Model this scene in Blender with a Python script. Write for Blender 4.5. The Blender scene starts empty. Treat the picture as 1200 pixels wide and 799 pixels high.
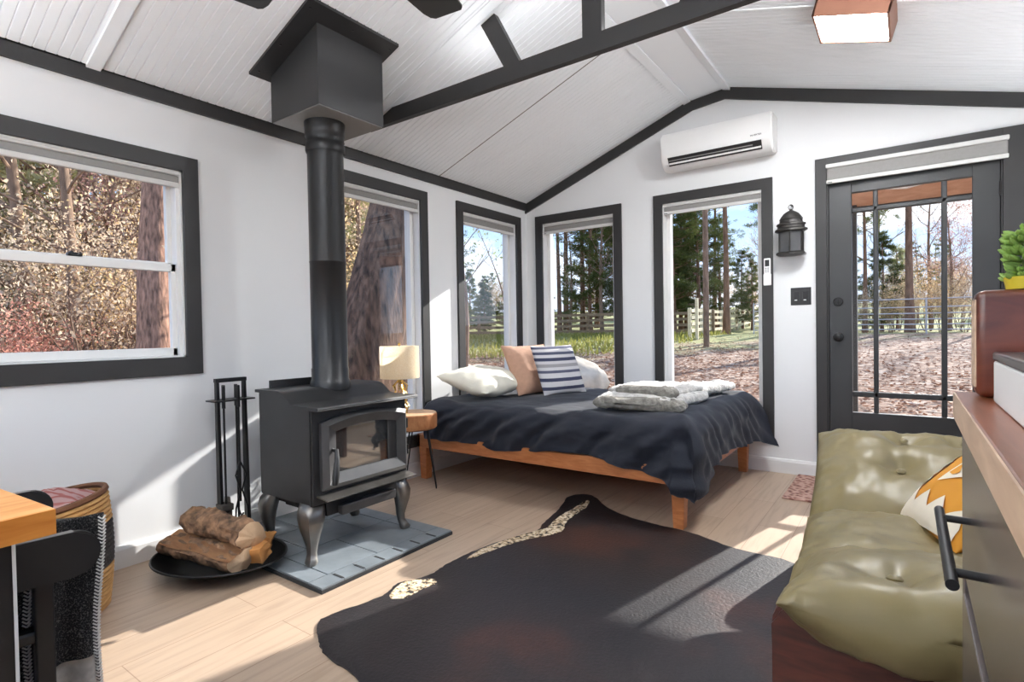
import bpy, bmesh, math, random
import numpy as np
from math import sin, cos, pi, radians, sqrt, exp, atan2
from mathutils import Vector, Matrix, noise as mnoise

random.seed(7); np.random.seed(7)
sc = bpy.context.scene
COL = sc.collection

# ------------------------------------------------------------------ helpers
def lin(r, g, b):
    f = lambda c: (c/255/12.92) if c/255 <= .04045 else ((c/255+.055)/1.055)**2.4
    return (f(r), f(g), f(b), 1)

class NT:
    def __init__(s, m):
        m.use_nodes = True; s.t = m.node_tree; s.n = s.t.nodes; s.l = s.t.links
    def new(s, k, **kw):
        n = s.n.new(k)
        for a, v in kw.items():
            if a in n.inputs: n.inputs[a].default_value = v
            else: setattr(n, a, v)
        return n
    def link(s, a, b): s.l.new(a, b)

def base_mat(name):
    m = bpy.data.materials.new(name); nt = NT(m)
    b = nt.n['Principled BSDF']
    return m, nt, b

def ramp(nt, fac, stops):
    r = nt.new('ShaderNodeValToRGB')
    e = r.color_ramp.elements
    while len(e) < len(stops): e.new(.5)
    for k, (p, c) in enumerate(stops): e[k].position = p; e[k].color = c
    nt.link(fac, r.inputs['Fac']); return r

def tex(nt, scale=(1,1,1), rot=(0,0,0), coord='Object'):
    c = nt.new('ShaderNodeTexCoord'); mp = nt.new('ShaderNodeMapping')
    mp.inputs['Scale'].default_value = scale; mp.inputs['Rotation'].default_value = rot
    nt.link(c.outputs[coord], mp.inputs['Vector']); return mp.outputs['Vector']

def plain(name, c, rough=.5, metal=0, var=.08, ns=6, bump=0, bs=40, spec=.5, scale=(1,1,1), sheen=0):
    m, nt, b = base_mat(name)
    v = tex(nt, scale)
    n = nt.new('ShaderNodeTexNoise', Scale=ns, Detail=4.0); nt.link(v, n.inputs['Vector'])
    lo = tuple(max(0, x*(1-var)) for x in c[:3])+(1,); hi = tuple(min(1, x*(1+var)) for x in c[:3])+(1,)
    r = ramp(nt, n.outputs['Fac'], [(.3, lo), (.7, hi)])
    nt.link(r.outputs['Color'], b.inputs['Base Color'])
    b.inputs['Roughness'].default_value = rough; b.inputs['Metallic'].default_value = metal
    b.inputs['Specular IOR Level'].default_value = spec
    if sheen: b.inputs['Sheen Weight'].default_value = sheen
    if bump:
        n2 = nt.new('ShaderNodeTexNoise', Scale=bs, Detail=5.0); nt.link(v, n2.inputs['Vector'])
        bp = nt.new('ShaderNodeBump', Strength=bump, Distance=.01); nt.link(n2.outputs['Fac'], bp.inputs['Height'])
        nt.link(bp.outputs['Normal'], b.inputs['Normal'])
    return m

def wood(name, c1, c2, rough=.4, scale=(1,12,12), ns=3, bump=.08):
    m, nt, b = base_mat(name)
    v = tex(nt, scale)
    n = nt.new('ShaderNodeTexNoise', Scale=ns, Detail=6.0, Distortion=.6); nt.link(v, n.inputs['Vector'])
    r = ramp(nt, n.outputs['Fac'], [(.3, c1), (.68, c2)])
    nt.link(r.outputs['Color'], b.inputs['Base Color'])
    b.inputs['Roughness'].default_value = rough
    bp = nt.new('ShaderNodeBump', Strength=bump, Distance=.004); nt.link(n.outputs['Fac'], bp.inputs['Height'])
    nt.link(bp.outputs['Normal'], b.inputs['Normal'])
    return m

def emit(name, c, s):
    m = bpy.data.materials.new(name); nt = NT(m)
    nt.n.clear()
    o = nt.new('ShaderNodeOutputMaterial'); e = nt.new('ShaderNodeEmission', Strength=s); e.inputs['Color'].default_value = c
    nt.link(e.outputs[0], o.inputs[0]); return m

def leafmat(name, cols, trans=.45):
    m = bpy.data.materials.new(name); nt = NT(m); nt.n.clear()
    o = nt.new('ShaderNodeOutputMaterial')
    oi = nt.new('ShaderNodeObjectInfo')
    v = tex(nt)
    n = nt.new('ShaderNodeTexNoise', Scale=3.1, Detail=8.0, Roughness=.75); nt.link(v, n.inputs['Vector'])
    ad = nt.new('ShaderNodeMath', operation='ADD'); nt.link(n.outputs['Fac'], ad.inputs[0])
    mu = nt.new('ShaderNodeMath', operation='MULTIPLY'); nt.link(oi.outputs['Random'], mu.inputs[0]); mu.inputs[1].default_value = .3
    nt.link(mu.outputs[0], ad.inputs[1])
    k = len(cols)
    r = ramp(nt, ad.outputs[0], [(.35+.6*i/max(1, k-1), c) for i, c in enumerate(cols)])
    d = nt.new('ShaderNodeBsdfDiffuse'); t = nt.new('ShaderNodeBsdfTranslucent'); mx = nt.new('ShaderNodeMixShader'); mx.inputs[0].default_value = trans
    nt.link(r.outputs[0], d.inputs[0]); nt.link(r.outputs[0], t.inputs[0])
    nt.link(d.outputs[0], mx.inputs[1]); nt.link(t.outputs[0], mx.inputs[2]); nt.link(mx.outputs[0], o.inputs[0])
    return m

# --- mesh building
def BM(): return bmesh.new()

def bx(bm, x0, x1, y0, y1, z0, z1, bev=0, seg=2, M=None):
    g = bmesh.ops.create_cube(bm, size=1)
    vs = g['verts']
    S = Matrix.Translation(((x0+x1)/2, (y0+y1)/2, (z0+z1)/2)) @ Matrix.Diagonal((abs(x1-x0), abs(y1-y0), abs(z1-z0), 1))
    bmesh.ops.transform(bm, matrix=S, verts=vs)
    if bev:
        es = list({e for v in vs for e in v.link_edges})
        r = bmesh.ops.bevel(bm, geom=es, offset=bev, segments=seg, affect='EDGES', profile=.5)
        vs = list({v for v in r['verts']} | {v for v in vs if v.is_valid})
    if M is not None: bmesh.ops.transform(bm, matrix=M, verts=[v for v in vs if v.is_valid])
    return vs

def prism(bm, pts, a, b, axis):
    """extrude polygon pts (2D) along axis from a to b. axis x: pts=(y,z); y: (x,z); z: (x,y)"""
    def P(p, t):
        return {'x': (t, p[0], p[1]), 'y': (p[0], t, p[1]), 'z': (p[0], p[1], t)}[axis]
    A = [bm.verts.new(P(p, a)) for p in pts]; B = [bm.verts.new(P(p, b)) for p in pts]
    fs = [bm.faces.new(A), bm.faces.new(B[::-1])]
    n = len(pts)
    for i in range(n): fs.append(bm.faces.new((A[i], B[i], B[(i+1) % n], A[(i+1) % n])))
    return A+B

def tube(bm, pts, rad, seg=8, cap=True, closed=False):
    pts = [Vector(p) for p in pts]; n = len(pts)
    rad = rad if hasattr(rad, '__len__') else [rad]*n
    rings = []; up = None
    for i, p in enumerate(pts):
        if closed: t = pts[(i+1) % n]-pts[i-1]
        else: t = (pts[min(i+1, n-1)]-pts[max(i-1, 0)])
        if t.length < 1e-9: t = Vector((0, 0, 1))
        t.normalize()
        if up is None:
            up = t.orthogonal().normalized()
        up = (up - t*up.dot(t))
        if up.length < 1e-6: up = t.orthogonal()
        up.normalize(); w = t.cross(up)
        rings.append([bm.verts.new(p+(up*cos(2*pi*k/seg)+w*sin(2*pi*k/seg))*rad[i]) for k in range(seg)])
    m = n if closed else n-1
    for i in range(m):
        a, b = rings[i], rings[(i+1) % n]
        for k in range(seg): bm.faces.new((a[k], a[(k+1) % seg], b[(k+1) % seg], b[k]))
    if cap and not closed:
        bm.faces.new(rings[0][::-1]); bm.faces.new(rings[-1])
    return rings

def lathe(bm, prof, seg=32, c=(0, 0, 0), sx=1, sy=1, cap=True):
    rings = []
    for r, z in prof:
        rings.append([bm.verts.new((c[0]+sx*r*cos(2*pi*k/seg), c[1]+sy*r*sin(2*pi*k/seg), c[2]+z)) for k in range(seg)])
    for a, b in zip(rings, rings[1:]):
        for k in range(seg): bm.faces.new((a[k], a[(k+1) % seg], b[(k+1) % seg], b[k]))
    if cap:
        if prof[0][0] > 1e-5: bm.faces.new(rings[0][::-1])
        if prof[-1][0] > 1e-5: bm.faces.new(rings[-1])
    return rings

def gridmesh(bm, f, nu, nv, wrapu=False):
    V = [[bm.verts.new(f(i/(nu if wrapu else nu-1), j/(nv-1))) for j in range(nv)] for i in range(nu)]
    for i in range(nu if wrapu else nu-1):
        for j in range(nv-1):
            bm.faces.new((V[i][j], V[(i+1) % nu][j], V[(i+1) % nu][j+1], V[i][j+1]))
    return V

def xf(bm, M, verts=None):
    bmesh.ops.transform(bm, matrix=M, verts=verts or bm.verts)

def Rz(a): return Matrix.Rotation(a, 4, 'Z')
def Rx(a): return Matrix.Rotation(a, 4, 'X')
def Ry(a): return Matrix.Rotation(a, 4, 'Y')
def Tr(x, y, z): return Matrix.Translation((x, y, z))

def obj(name, bm, mat, parent=None, smooth=False, world=True, label=None, angle=40):
    bmesh.ops.recalc_face_normals(bm, faces=bm.faces)
    if parent is not None and world:
        off = Vector((0, 0, 0)); q = parent
        while q: off += q.location; q = q.parent
        bmesh.ops.translate(bm, vec=-off, verts=bm.verts)
    me = bpy.data.meshes.new(name); bm.to_mesh(me); bm.free()
    if smooth:
        me.polygons.foreach_set('use_smooth', [True]*len(me.polygons))
        if angle < 180: me.set_sharp_from_angle(angle=radians(angle))
    for m in (mat if isinstance(mat, (list, tuple)) else [mat]): me.materials.append(m)
    o = bpy.data.objects.new(name, me); COL.objects.link(o)
    if parent is not None: o.parent = parent
    if label: o['label'] = label
    return o

def tag(o, label=None, cat=None, group=None, kind=None):
    if label: o['label'] = label
    if cat: o['category'] = cat
    if group: o['group'] = group
    if kind: o['kind'] = kind
    return o

def thing(name, label, cat, loc=(0, 0, 0), rz=0, group=None):
    o = bpy.data.objects.new(name, None); COL.objects.link(o)
    o.location = loc; o.rotation_euler = (0, 0, rz); o.empty_display_size = .05
    return tag(o, label, cat, group)

def dup(root, loc=None, rz=None, scale=None, label=None, group=None):
    r = root.copy(); COL.objects.link(r)
    if loc is not None: r.location = loc
    if rz is not None: r.rotation_euler = (0, 0, rz)
    if scale is not None: r.scale = (scale,)*3 if not hasattr(scale, '__len__') else scale
    if label: r['label'] = label
    if group: r['group'] = group
    for ch in list(root.children):
        c = ch.copy(); COL.objects.link(c); c.parent = r
        for g in list(ch.children):
            d = g.copy(); COL.objects.link(d); d.parent = c
    return r

def struct(o): o['kind'] = 'structure'; return o

def fbm(x, y, z, o=4):
    return mnoise.fractal(Vector((x, y, z)), 1.0, 2.0, o)

CH_L = 16
# ------------------------------------------------------------------ materials
M = {}
M['wall'] = plain('wall_paint', lin(228, 229, 230), .85, var=.015, ns=2, bump=.02, bs=120)
M['ceil'] = plain('ceiling_paint', lin(243, 247, 251), .6, var=.015, ns=2)
M['trimwhite'] = plain('white_trim', lin(226, 226, 225), .45, var=.02)
M['vinyl'] = plain('white_vinyl', lin(228, 228, 226), .35, var=.02)
M['blindcase'] = plain('blind_cassette', lin(206, 205, 203), .5, var=.02)
M['blind'] = plain('blind_fabric', lin(138, 136, 134), .8, var=.04, ns=60, bump=.05, bs=300)
M['dark'] = plain('charcoal_paint', lin(40, 39, 39), .5, var=.12, ns=5, bump=.06, bs=60)
M['doorpaint'] = plain('door_charcoal', lin(42, 43, 44), .42, var=.1, ns=5, bump=.05, bs=50)
M['blackmetal'] = plain('black_metal', lin(38, 38, 39), .38, metal=.55, var=.2, ns=9)
M['stove'] = plain('stove_black', lin(48, 48, 49), .42, metal=.35, var=.12, ns=7, bump=.03, bs=180)
M['stovepipe'] = plain('stovepipe_black', lin(36, 36, 37), .33, metal=.45, var=.15, ns=5)
M['castmetal'] = plain('cast_pewter', lin(124, 121, 117), .36, metal=.85, var=.25, ns=9, bump=.1, bs=50)
M['doorframe'] = plain('stove_door_metal', lin(88, 88, 89), .36, metal=.6, var=.15, ns=9)
M['boxpaint'] = plain('flue_box_paint', lin(50, 50, 51), .45, metal=.2, var=.1, ns=4)
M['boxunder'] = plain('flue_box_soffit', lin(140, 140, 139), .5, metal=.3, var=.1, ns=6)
M['slate'] = plain('slate_tile', lin(112, 119, 124), .45, var=.2, ns=7, bump=.12, bs=30)
M['grout'] = plain('dark_grout', lin(38, 39, 41), .9)
M['bedwood'] = wood('bed_wood', lin(176, 104, 58), lin(201, 130, 80), .4, (3, 18, 18))
M['tablewood'] = wood('butcher_block', lin(196, 128, 66), lin(226, 170, 110), .32, (14, 2, 14))
M['tablewood_edge'] = wood('butcher_edge', lin(188, 112, 42), lin(214, 142, 66), .35, (10, 2, 14))
M['sidewood'] = wood('slice_wood', lin(150, 92, 54), lin(186, 132, 88), .45, (9, 9, 5))
M['sidetop'] = wood('slice_top', lin(190, 150, 112), lin(214, 178, 140), .45, (5, 5, 5), ns=5)
M['counterwood'] = wood('counter_wood', lin(98, 54, 34), lin(138, 82, 54), .3, (14, 1.6, 10))
M['counteredge'] = wood('counter_edge', lin(176, 146, 120), lin(204, 176, 150), .45, (10, 2, 14))
M['walnut'] = wood('walnut_block', lin(66, 29, 19), lin(106, 52, 34), .3, (4, 4, 10))
M['redwood'] = wood('futon_wood', lin(50, 24, 20), lin(92, 46, 38), .28, (2, 12, 12))
M['blackwood'] = plain('black_painted_wood', lin(27, 27, 28), .42, var=.15, ns=6)
M['cabinet'] = plain('black_cabinet_gloss', lin(138, 128, 126), .26, metal=.75, var=.08, ns=3)
M['duvet'] = plain('navy_duvet', lin(50, 54, 67), .75, var=.1, ns=4, bump=.12, bs=90, sheen=.2)
M['mattress'] = plain('mattress_white', lin(220, 218, 212), .9)
M['pillowwhite'] = plain('cream_linen', lin(226, 221, 205), .9, var=.05, ns=8, bump=.1, bs=60)
M['pillowbrown'] = plain('tan_knit', lin(184, 145, 122), .9, var=.07, ns=30, bump=.3, bs=140)
M['leather'] = plain('olive_leather', lin(124, 111, 74), .42, var=.08, ns=6, bump=.05, bs=50, spec=.55)
M['shade'] = None
M['gold'] = plain('brass_wire', lin(212, 178, 104), .25, metal=.95, var=.1)
M['blackplastic'] = plain('black_plastic', lin(30, 30, 31), .45)
M['whiteplastic'] = plain('white_plastic', lin(234, 234, 233), .35, var=.01)
M['greyplastic'] = plain('grey_plastic', lin(150, 150, 150), .4)
M['copper'] = plain('copper_frame', lin(150, 104, 84), .4, metal=.3, var=.1)
M['bronze'] = plain('aged_bronze', lin(62, 60, 58), .45, metal=.6, var=.25, ns=30, bump=.2, bs=60)
M['cord'] = plain('grey_cord', lin(120, 118, 114), .8)

def glass_mat(name, tint=(1, 1, 1, 1), refl=1.0, rough=0.0):
    m = bpy.data.materials.new(name); nt = NT(m); nt.n.clear()
    o = nt.new('ShaderNodeOutputMaterial')
    t = nt.new('ShaderNodeBsdfTransparent'); t.inputs[0].default_value = tint
    g = nt.new('ShaderNodeBsdfGlossy', Roughness=rough)
    f = nt.new('ShaderNodeFresnel', IOR=1.5)
    mu = nt.new('ShaderNodeMath', operation='MULTIPLY'); mu.inputs[1].default_value = refl; mu.use_clamp = True
    mx = nt.new('ShaderNodeMixShader')
    nt.link(f.outputs[0], mu.inputs[0]); nt.link(mu.outputs[0], mx.inputs[0])
    nt.link(t.outputs[0], mx.inputs[1]); nt.link(g.outputs[0], mx.inputs[2]); nt.link(mx.outputs[0], o.inputs[0])
    return m
M['glass'] = glass_mat('window_glass', (.98, .985, .985, 1), .12)
M['stoveglass'] = None
m, nt, b = base_mat('ceramic_stove_glass'); b.inputs['Base Color'].default_value = (.02, .02, .02, 1); b.inputs['Roughness'].default_value = .04
b.inputs['Specular IOR Level'].default_value = 1.0; b.inputs['Coat Weight'].default_value = 1.0; b.inputs['Coat Roughness'].default_value = .03; b.inputs['Coat IOR'].default_value = 2.2
M['stoveglass'] = m

# lamp shade: translucent cloth
m = bpy.data.materials.new('lamp_shade_cloth'); nt = NT(m); nt.n.clear()
o_ = nt.new('ShaderNodeOutputMaterial'); d_ = nt.new('ShaderNodeBsdfDiffuse'); t_ = nt.new('ShaderNodeBsdfTranslucent'); x_ = nt.new('ShaderNodeMixShader'); x_.inputs[0].default_value = .5
v_ = tex(nt, (1, 1, 1)); w_ = nt.new('ShaderNodeTexNoise', Scale=120.0); nt.link(v_, w_.inputs['Vector'])
r_ = ramp(nt, w_.outputs['Fac'], [(.3, lin(240, 228, 206)), (.7, lin(250, 242, 226))])
nt.link(r_.outputs[0], d_.inputs[0]); nt.link(r_.outputs[0], t_.inputs[0]); nt.link(d_.outputs[0], x_.inputs[1]); nt.link(t_.outputs[0], x_.inputs[2]); nt.link(x_.outputs[0], o_.inputs[0])
M['shade'] = m

# floor planks along y
m, nt, b = base_mat('oak_plank_floor')
v = tex(nt, (1, 1, 1), (0, 0, pi/2))
br = nt.new('ShaderNodeTexBrick', Scale=1.0); br.offset = .37
br.inputs['Brick Width'].default_value = 1.25; br.inputs['Row Height'].default_value = .18
br.inputs['Mortar Size'].default_value = .0016; br.inputs['Mortar Smooth'].default_value = .3
br.inputs['Color1'].default_value = lin(182, 160, 139); br.inputs['Color2'].default_value = lin(172, 150, 129); br.inputs['Mortar'].default_value = lin(140, 116, 96)
nt.link(v, br.inputs['Vector'])
v2 = tex(nt, (22, 1.6, 1))
n = nt.new('ShaderNodeTexNoise', Scale=1.6, Detail=7.0, Distortion=.5); nt.link(v2, n.inputs['Vector'])
r = ramp(nt, n.outputs['Fac'], [(.25, (.80, .78, .76, 1)), (.5, (1, 1, 1, 1)), (.8, (1.08, 1.07, 1.06, 1))])
mx = nt.new('ShaderNodeMix', data_type='RGBA', blend_type='MULTIPLY'); mx.inputs[0].default_value = 1
nt.link(br.outputs['Color'], mx.inputs[6]); nt.link(r.outputs[0], mx.inputs[7]); nt.link(mx.outputs[2], b.inputs['Base Color'])
b.inputs['Roughness'].default_value = .42
bp = nt.new('ShaderNodeBump', Strength=.15, Distance=.002); nt.link(br.outputs['Fac'], bp.inputs['Height']); bp.invert = True; nt.link(bp.outputs['Normal'], b.inputs['Normal'])
M['floor'] = m

# ------------------------------------------------------------------ room shell
XR, YB = 3.95, -5.9
RX, RZ = 1.865, 2.925
def cz(x):  # ceiling height
    if x <= 1.62: return 2.30+.37*x
    if x <= RX: return 2.8994+(x-1.62)*.10
    return RZ-.288*(x-RX)
WT = .14

def wall_holes(bm, mapf, u0, u1, z0, z1, holes):
    us = sorted({u0, u1}|{h[0] for h in holes}|{h[1] for h in holes}); zs = sorted({z0, z1}|{h[2] for h in holes}|{h[3] for h in holes})
    for a, b_ in zip(us, us[1:]):
        run = None
        for c, d in zip(zs, zs[1:]):
            um, zm = (a+b_)/2, (c+d)/2
            if any(h[0] < um < h[1] and h[2] < zm < h[3] for h in holes):
                if run: mapf(bm, a, b_, run[0], run[1]); run = None
            else:
                run = (run[0], d) if run else (c, d)
        if run: mapf(bm, a, b_, run[0], run[1])

# window list: wall, a0, a1 (outer casing), z0, z1
WIN = {1: ('L', -4.35, -3.056, .887, 1.995), 2: ('L', -2.28, -1.37, .224, 2.155), 3: ('L', -1.03, -.113, .224, 2.155),
       4: ('F', .114, 1.0, .224, 2.165), 5: ('F', 1.288, 2.2, .224, 2.18)}
CW, CT, CB = .072, .072, .085
def hole(w): return (w[1]+CW, w[2]-CW, w[3]+CB, w[4]-CT)
DOOR = (2.543, 3.478, 0.0, 2.09)

bm = BM()
wall_holes(bm, lambda b, a, c, z0, z1: bx(b, -WT, 0, a, c, z0, z1), YB, 0, -.05, 2.36, [hole(WIN[k]) for k in (1, 2, 3)])
struct(obj('wall_left', bm, M['wall']))
bm = BM()
wall_holes(bm, lambda b, a, c, z0, z1: bx(b, a, c, 0, WT, z0, z1), -WT, XR+WT, -.05, 2.29, [hole(WIN[4]), hole(WIN[5]), DOOR])
prism(bm, [(-WT, 2.29), (XR+WT, 2.29), (XR+WT, cz(XR)+.06), (RX, RZ+.06), (1.62, cz(1.62)+.06), (-WT, 2.32)], 0, WT, 'y')
struct(obj('wall_far', bm, M['wall']))
bm = BM()
RW = [(-5.2, -4.0, .95, 2.1), (-2.6, -1.0, .75, 2.1)]
wall_holes(bm, lambda b, a, c, z0, z1: bx(b, XR, XR+WT, a, c, z0, z1), YB, 0, -.05, 2.36, RW)
struct(obj('wall_right', bm, M['wall']))
bm = BM()
BW = [(.4, 1.7, .3, 2.15), (2.1, 3.6, .05, 2.15)]
wall_holes(bm, lambda b, a, c, z0, z1: bx(b, a, c, YB-WT, YB, z0, z1), -WT, XR+WT, -.05, 2.29, BW)
prism(bm, [(-WT, 2.29), (XR+WT, 2.29), (XR+WT, cz(XR)+.06), (RX, RZ+.06), (1.62, cz(1.62)+.06), (-WT, 2.32)], YB-WT, YB, 'y')
struct(obj('wall_rear', bm, M['wall']))
bm = BM(); bx(bm, -WT, XR+WT, YB-WT, WT, -.12, 0)
struct(obj('floor', bm, M['floor']))

# beadboard ceilings: real grooves running up the slope
def beadboard(pts):
    bm = BM(); P = .042
    prof = []; y = YB
    while y < 0:
        prof += [(y, 0), (y+.003, .006), (y+.006, 0)]
        y += P
    prof.append((0, 0))
    rows = []
    for (x, z) in pts:
        nx = pts[-1][0]-pts[0][0]; nz = pts[-1][1]-pts[0][1]; L = sqrt(nx*nx+nz*nz)
        ux, uz = -nz/L, nx/L
        if uz < 0: ux, uz = -ux, -uz
        rows.append([bm.verts.new((x+ux*d, yy, z+uz*d)) for yy, d in prof])
    for a, b in zip(rows, rows[1:]):
        for i in range(len(prof)-1): bm.faces.new((a[i], b[i], b[i+1], a[i+1]))
    # outer roof deck, closed above
    top = [(x, z+.12) for x, z in pts]
    prism(bm, [pts[0], pts[1], top[1], top[0]] if False else [(pts[0][0], pts[0][1]+.03), (pts[-1][0], pts[-1][1]+.03), (pts[-1][0], pts[-1][1]+.15), (pts[0][0], pts[0][1]+.15)], YB-.15, .25, 'y')
    return bm
struct(obj('ceiling', beadboard([(-.12, cz(-.12)), (1.74, cz(1.62)+.37*.12)]), M['ceil']))
struct(obj('ceiling.001', beadboard([(1.70, RZ+.288*.165), (XR+.12, cz(XR+.12))]), M['ceil']))

# ridge boards and seam battens (white)
bm = BM()
prism(bm, [(1.60, cz(1.60)), (1.62, cz(1.62)-.014), (RX, RZ-.012), (RX, RZ+.05), (1.60, cz(1.6)+.05)], YB, 0, 'y')
prism(bm, [(RX-.01, RZ-.02), (RX+.045, RZ-.036), (RX+.05, RZ+.02), (RX-.01, RZ+.03)], YB, 0, 'y')
prism(bm, [(1.555, cz(1.555)-.012), (1.61, cz(1.61)-.016), (1.61, cz(1.61)+.01), (1.555, cz(1.555)+.01)], YB, 0, 'y')
struct(obj('trim_1', bm, M['ceil']))
bm = BM()
s37 = [(.0, cz(0)), (1.6, cz(1.6))]
for (y, w, t) in [(-3.5, .055, .014), (-2.17, .03, .006), (-4.72, .055, .014)]:
    prism(bm, [(.0, cz(0)-t), (1.6, cz(1.6)-t), (1.6, cz(1.6)+.02), (0, cz(0)+.02)], y-w/2, y+w/2, 'y')
for (y, w, t) in [(-1.235, .02, .006), (-3.6, .055, .014)]:
    prism(bm, [(1.9, cz(1.9)-t), (XR, cz(XR)-t), (XR, cz(XR)+.02), (1.9, cz(1.9)+.02)], y-w/2, y+w/2, 'y')
t2 = struct(obj('trim_2', bm, M['ceil']))
bm = BM(); prism(bm, [(.0, cz(0)-.0015), (1.6, cz(1.6)-.0015), (1.6, cz(1.6)+.02), (0, cz(0)+.02)], -1.240, -1.232, 'y'); obj('seam_shade', bm, plain('seam_shade_grey', lin(128, 127, 126), .8), t2)  # flush grey strip painting the shade in the panel joint
# charcoal crown trims
bm = BM(); bx(bm, 0, .02, YB, 0, 2.237, 2.31); prism(bm, [(0, 2.3), (.02, 2.3), (.02, 2.309), (.0, 2.302)], YB, 0, 'y')
struct(obj('trim_3', bm, M['dark']))
bm = BM(); th = .088
pts = [(0, cz(0)), (1.62, cz(1.62)), (RX, RZ), (XR, cz(XR))]
low = [(x, z-th) for x, z in pts]
for i in range(3):
    prism(bm, [pts[i], pts[i+1], low[i+1], low[i]], -.02, 0, 'y')
struct(obj('trim_4', bm, M['dark']))
bm = BM(); bx(bm, XR-.02, XR, YB, 0, 2.237, cz(XR)+.005)
struct(obj('trim_5', bm, M['dark']))
# scissor truss: tie beam, king post, strut
bm = BM(); xb0, xb1 = .06, 3.70
prism(bm, [(.08, 2.375), (3.75, 2.375), (3.62, 2.413), (3.45, 2.463), (.44, 2.463), (.20, 2.375)], -2.10, -2.062, 'y')
tie = struct(obj('trim_6', bm, M['dark']))
bm = BM(); bx(bm, 1.757, 1.857, -2.10, -2.062, 2.463, cz(1.75)+.003)
obj('king_post', bm, M['dark'], tie)
bm = BM()
prism(bm, [(1.292, 2.463), (1.392, 2.463), (1.235, cz(1.235)+.003), (1.145, cz(1.145)+.003)], -2.10, -2.062, 'y')
obj('strut', bm, M['dark'], tie)
bm = BM()
prism(bm, [(2.32, 2.463), (2.22, 2.463), (2.40, cz(2.40)), (2.50, cz(2.5))], -2.10, -2.062, 'y')
obj('strut', bm, M['dark'], tie)

# fill light strip added on top of the tie beam, hidden from view
ls = thing('fill_strip', 'added slim fill light strip lying on top of the ceiling tie beam', 'light strip', (1.9, -2.07, 2.4635))
bm = BM(); bx(bm, 1.05, 2.7, -2.082, -2.064, 2.4635, 2.470, .001); obj('channel', bm, M['whiteplastic'], ls)
bm = BM(); bx(bm, 1.06, 2.69, -2.080, -2.066, 2.4695, 2.474); obj('diffuser', bm, emit('fill_strip_glow', (.97, .985, 1, 1), 30), ls)
bm = BM(); bx(bm, 2.72, 3.35, -2.080, -2.066, 2.4635, 2.474); obj('diffuser', bm, emit('fill_strip_glow_bright', (.97, .985, 1, 1), 240), ls)

# unseen tie beam added behind the view to carry a recessed fill light channel
bm = BM(); prism(bm, [(.08, 2.375), (3.75, 2.375), (3.62, 2.413), (3.45, 2.463), (.44, 2.463), (.20, 2.375)], -4.72, -4.62, 'y')
struct(obj('added_rear_beam', bm, M['dark']))
l2 = thing('fill_strip', 'added fill light channel on the added tie beam at the rear of the room', 'light strip', (1.9, -4.67, 2.4635))
bm = BM(); bx(bm, 1.1, 2.7, -4.712, -4.704, 2.4635, 2.50); bx(bm, 1.1, 2.7, -4.636, -4.628, 2.4635, 2.50); obj('channel', bm, M['whiteplastic'], l2)
bm = BM(); bx(bm, 1.1, 2.7, -4.70, -4.64, 2.4635, 2.470); obj('diffuser', bm, emit('fill_channel_glow', (.97, .985, 1, 1), 160), l2)

# baseboards
def baseboard(name, kind, a, b):
    bm = BM(); p = [(0, 0), (.016, 0), (.016, .085), (.010, .102), (0, .105)]
    if kind == 'L': prism(bm, p, a, b, 'y')
    elif kind == 'F': prism(bm, [(-q[0], q[1]) for q in p], a, b, 'x')
    elif kind == 'R': prism(bm, [(XR-q[0], q[1]) for q in p], a, b, 'y')
    struct(obj(name, bm, M['trimwhite']))
baseboard('baseboard_left', 'L', YB, 0); baseboard('baseboard_far', 'F', .016, 2.478); baseboard('baseboard_right', 'R', YB, 0)

# ------------------------------------------------------------------ windows
def wbox(bm, wall, u0, u1, w0, w1, z0, z1, bev=0):
    """w positive = outward"""
    if wall == 'L': bx(bm, -w1, -w0, u0, u1, z0, z1, bev)
    else: bx(bm, u0, u1, w0, w1, z0, z1, bev)

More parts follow.
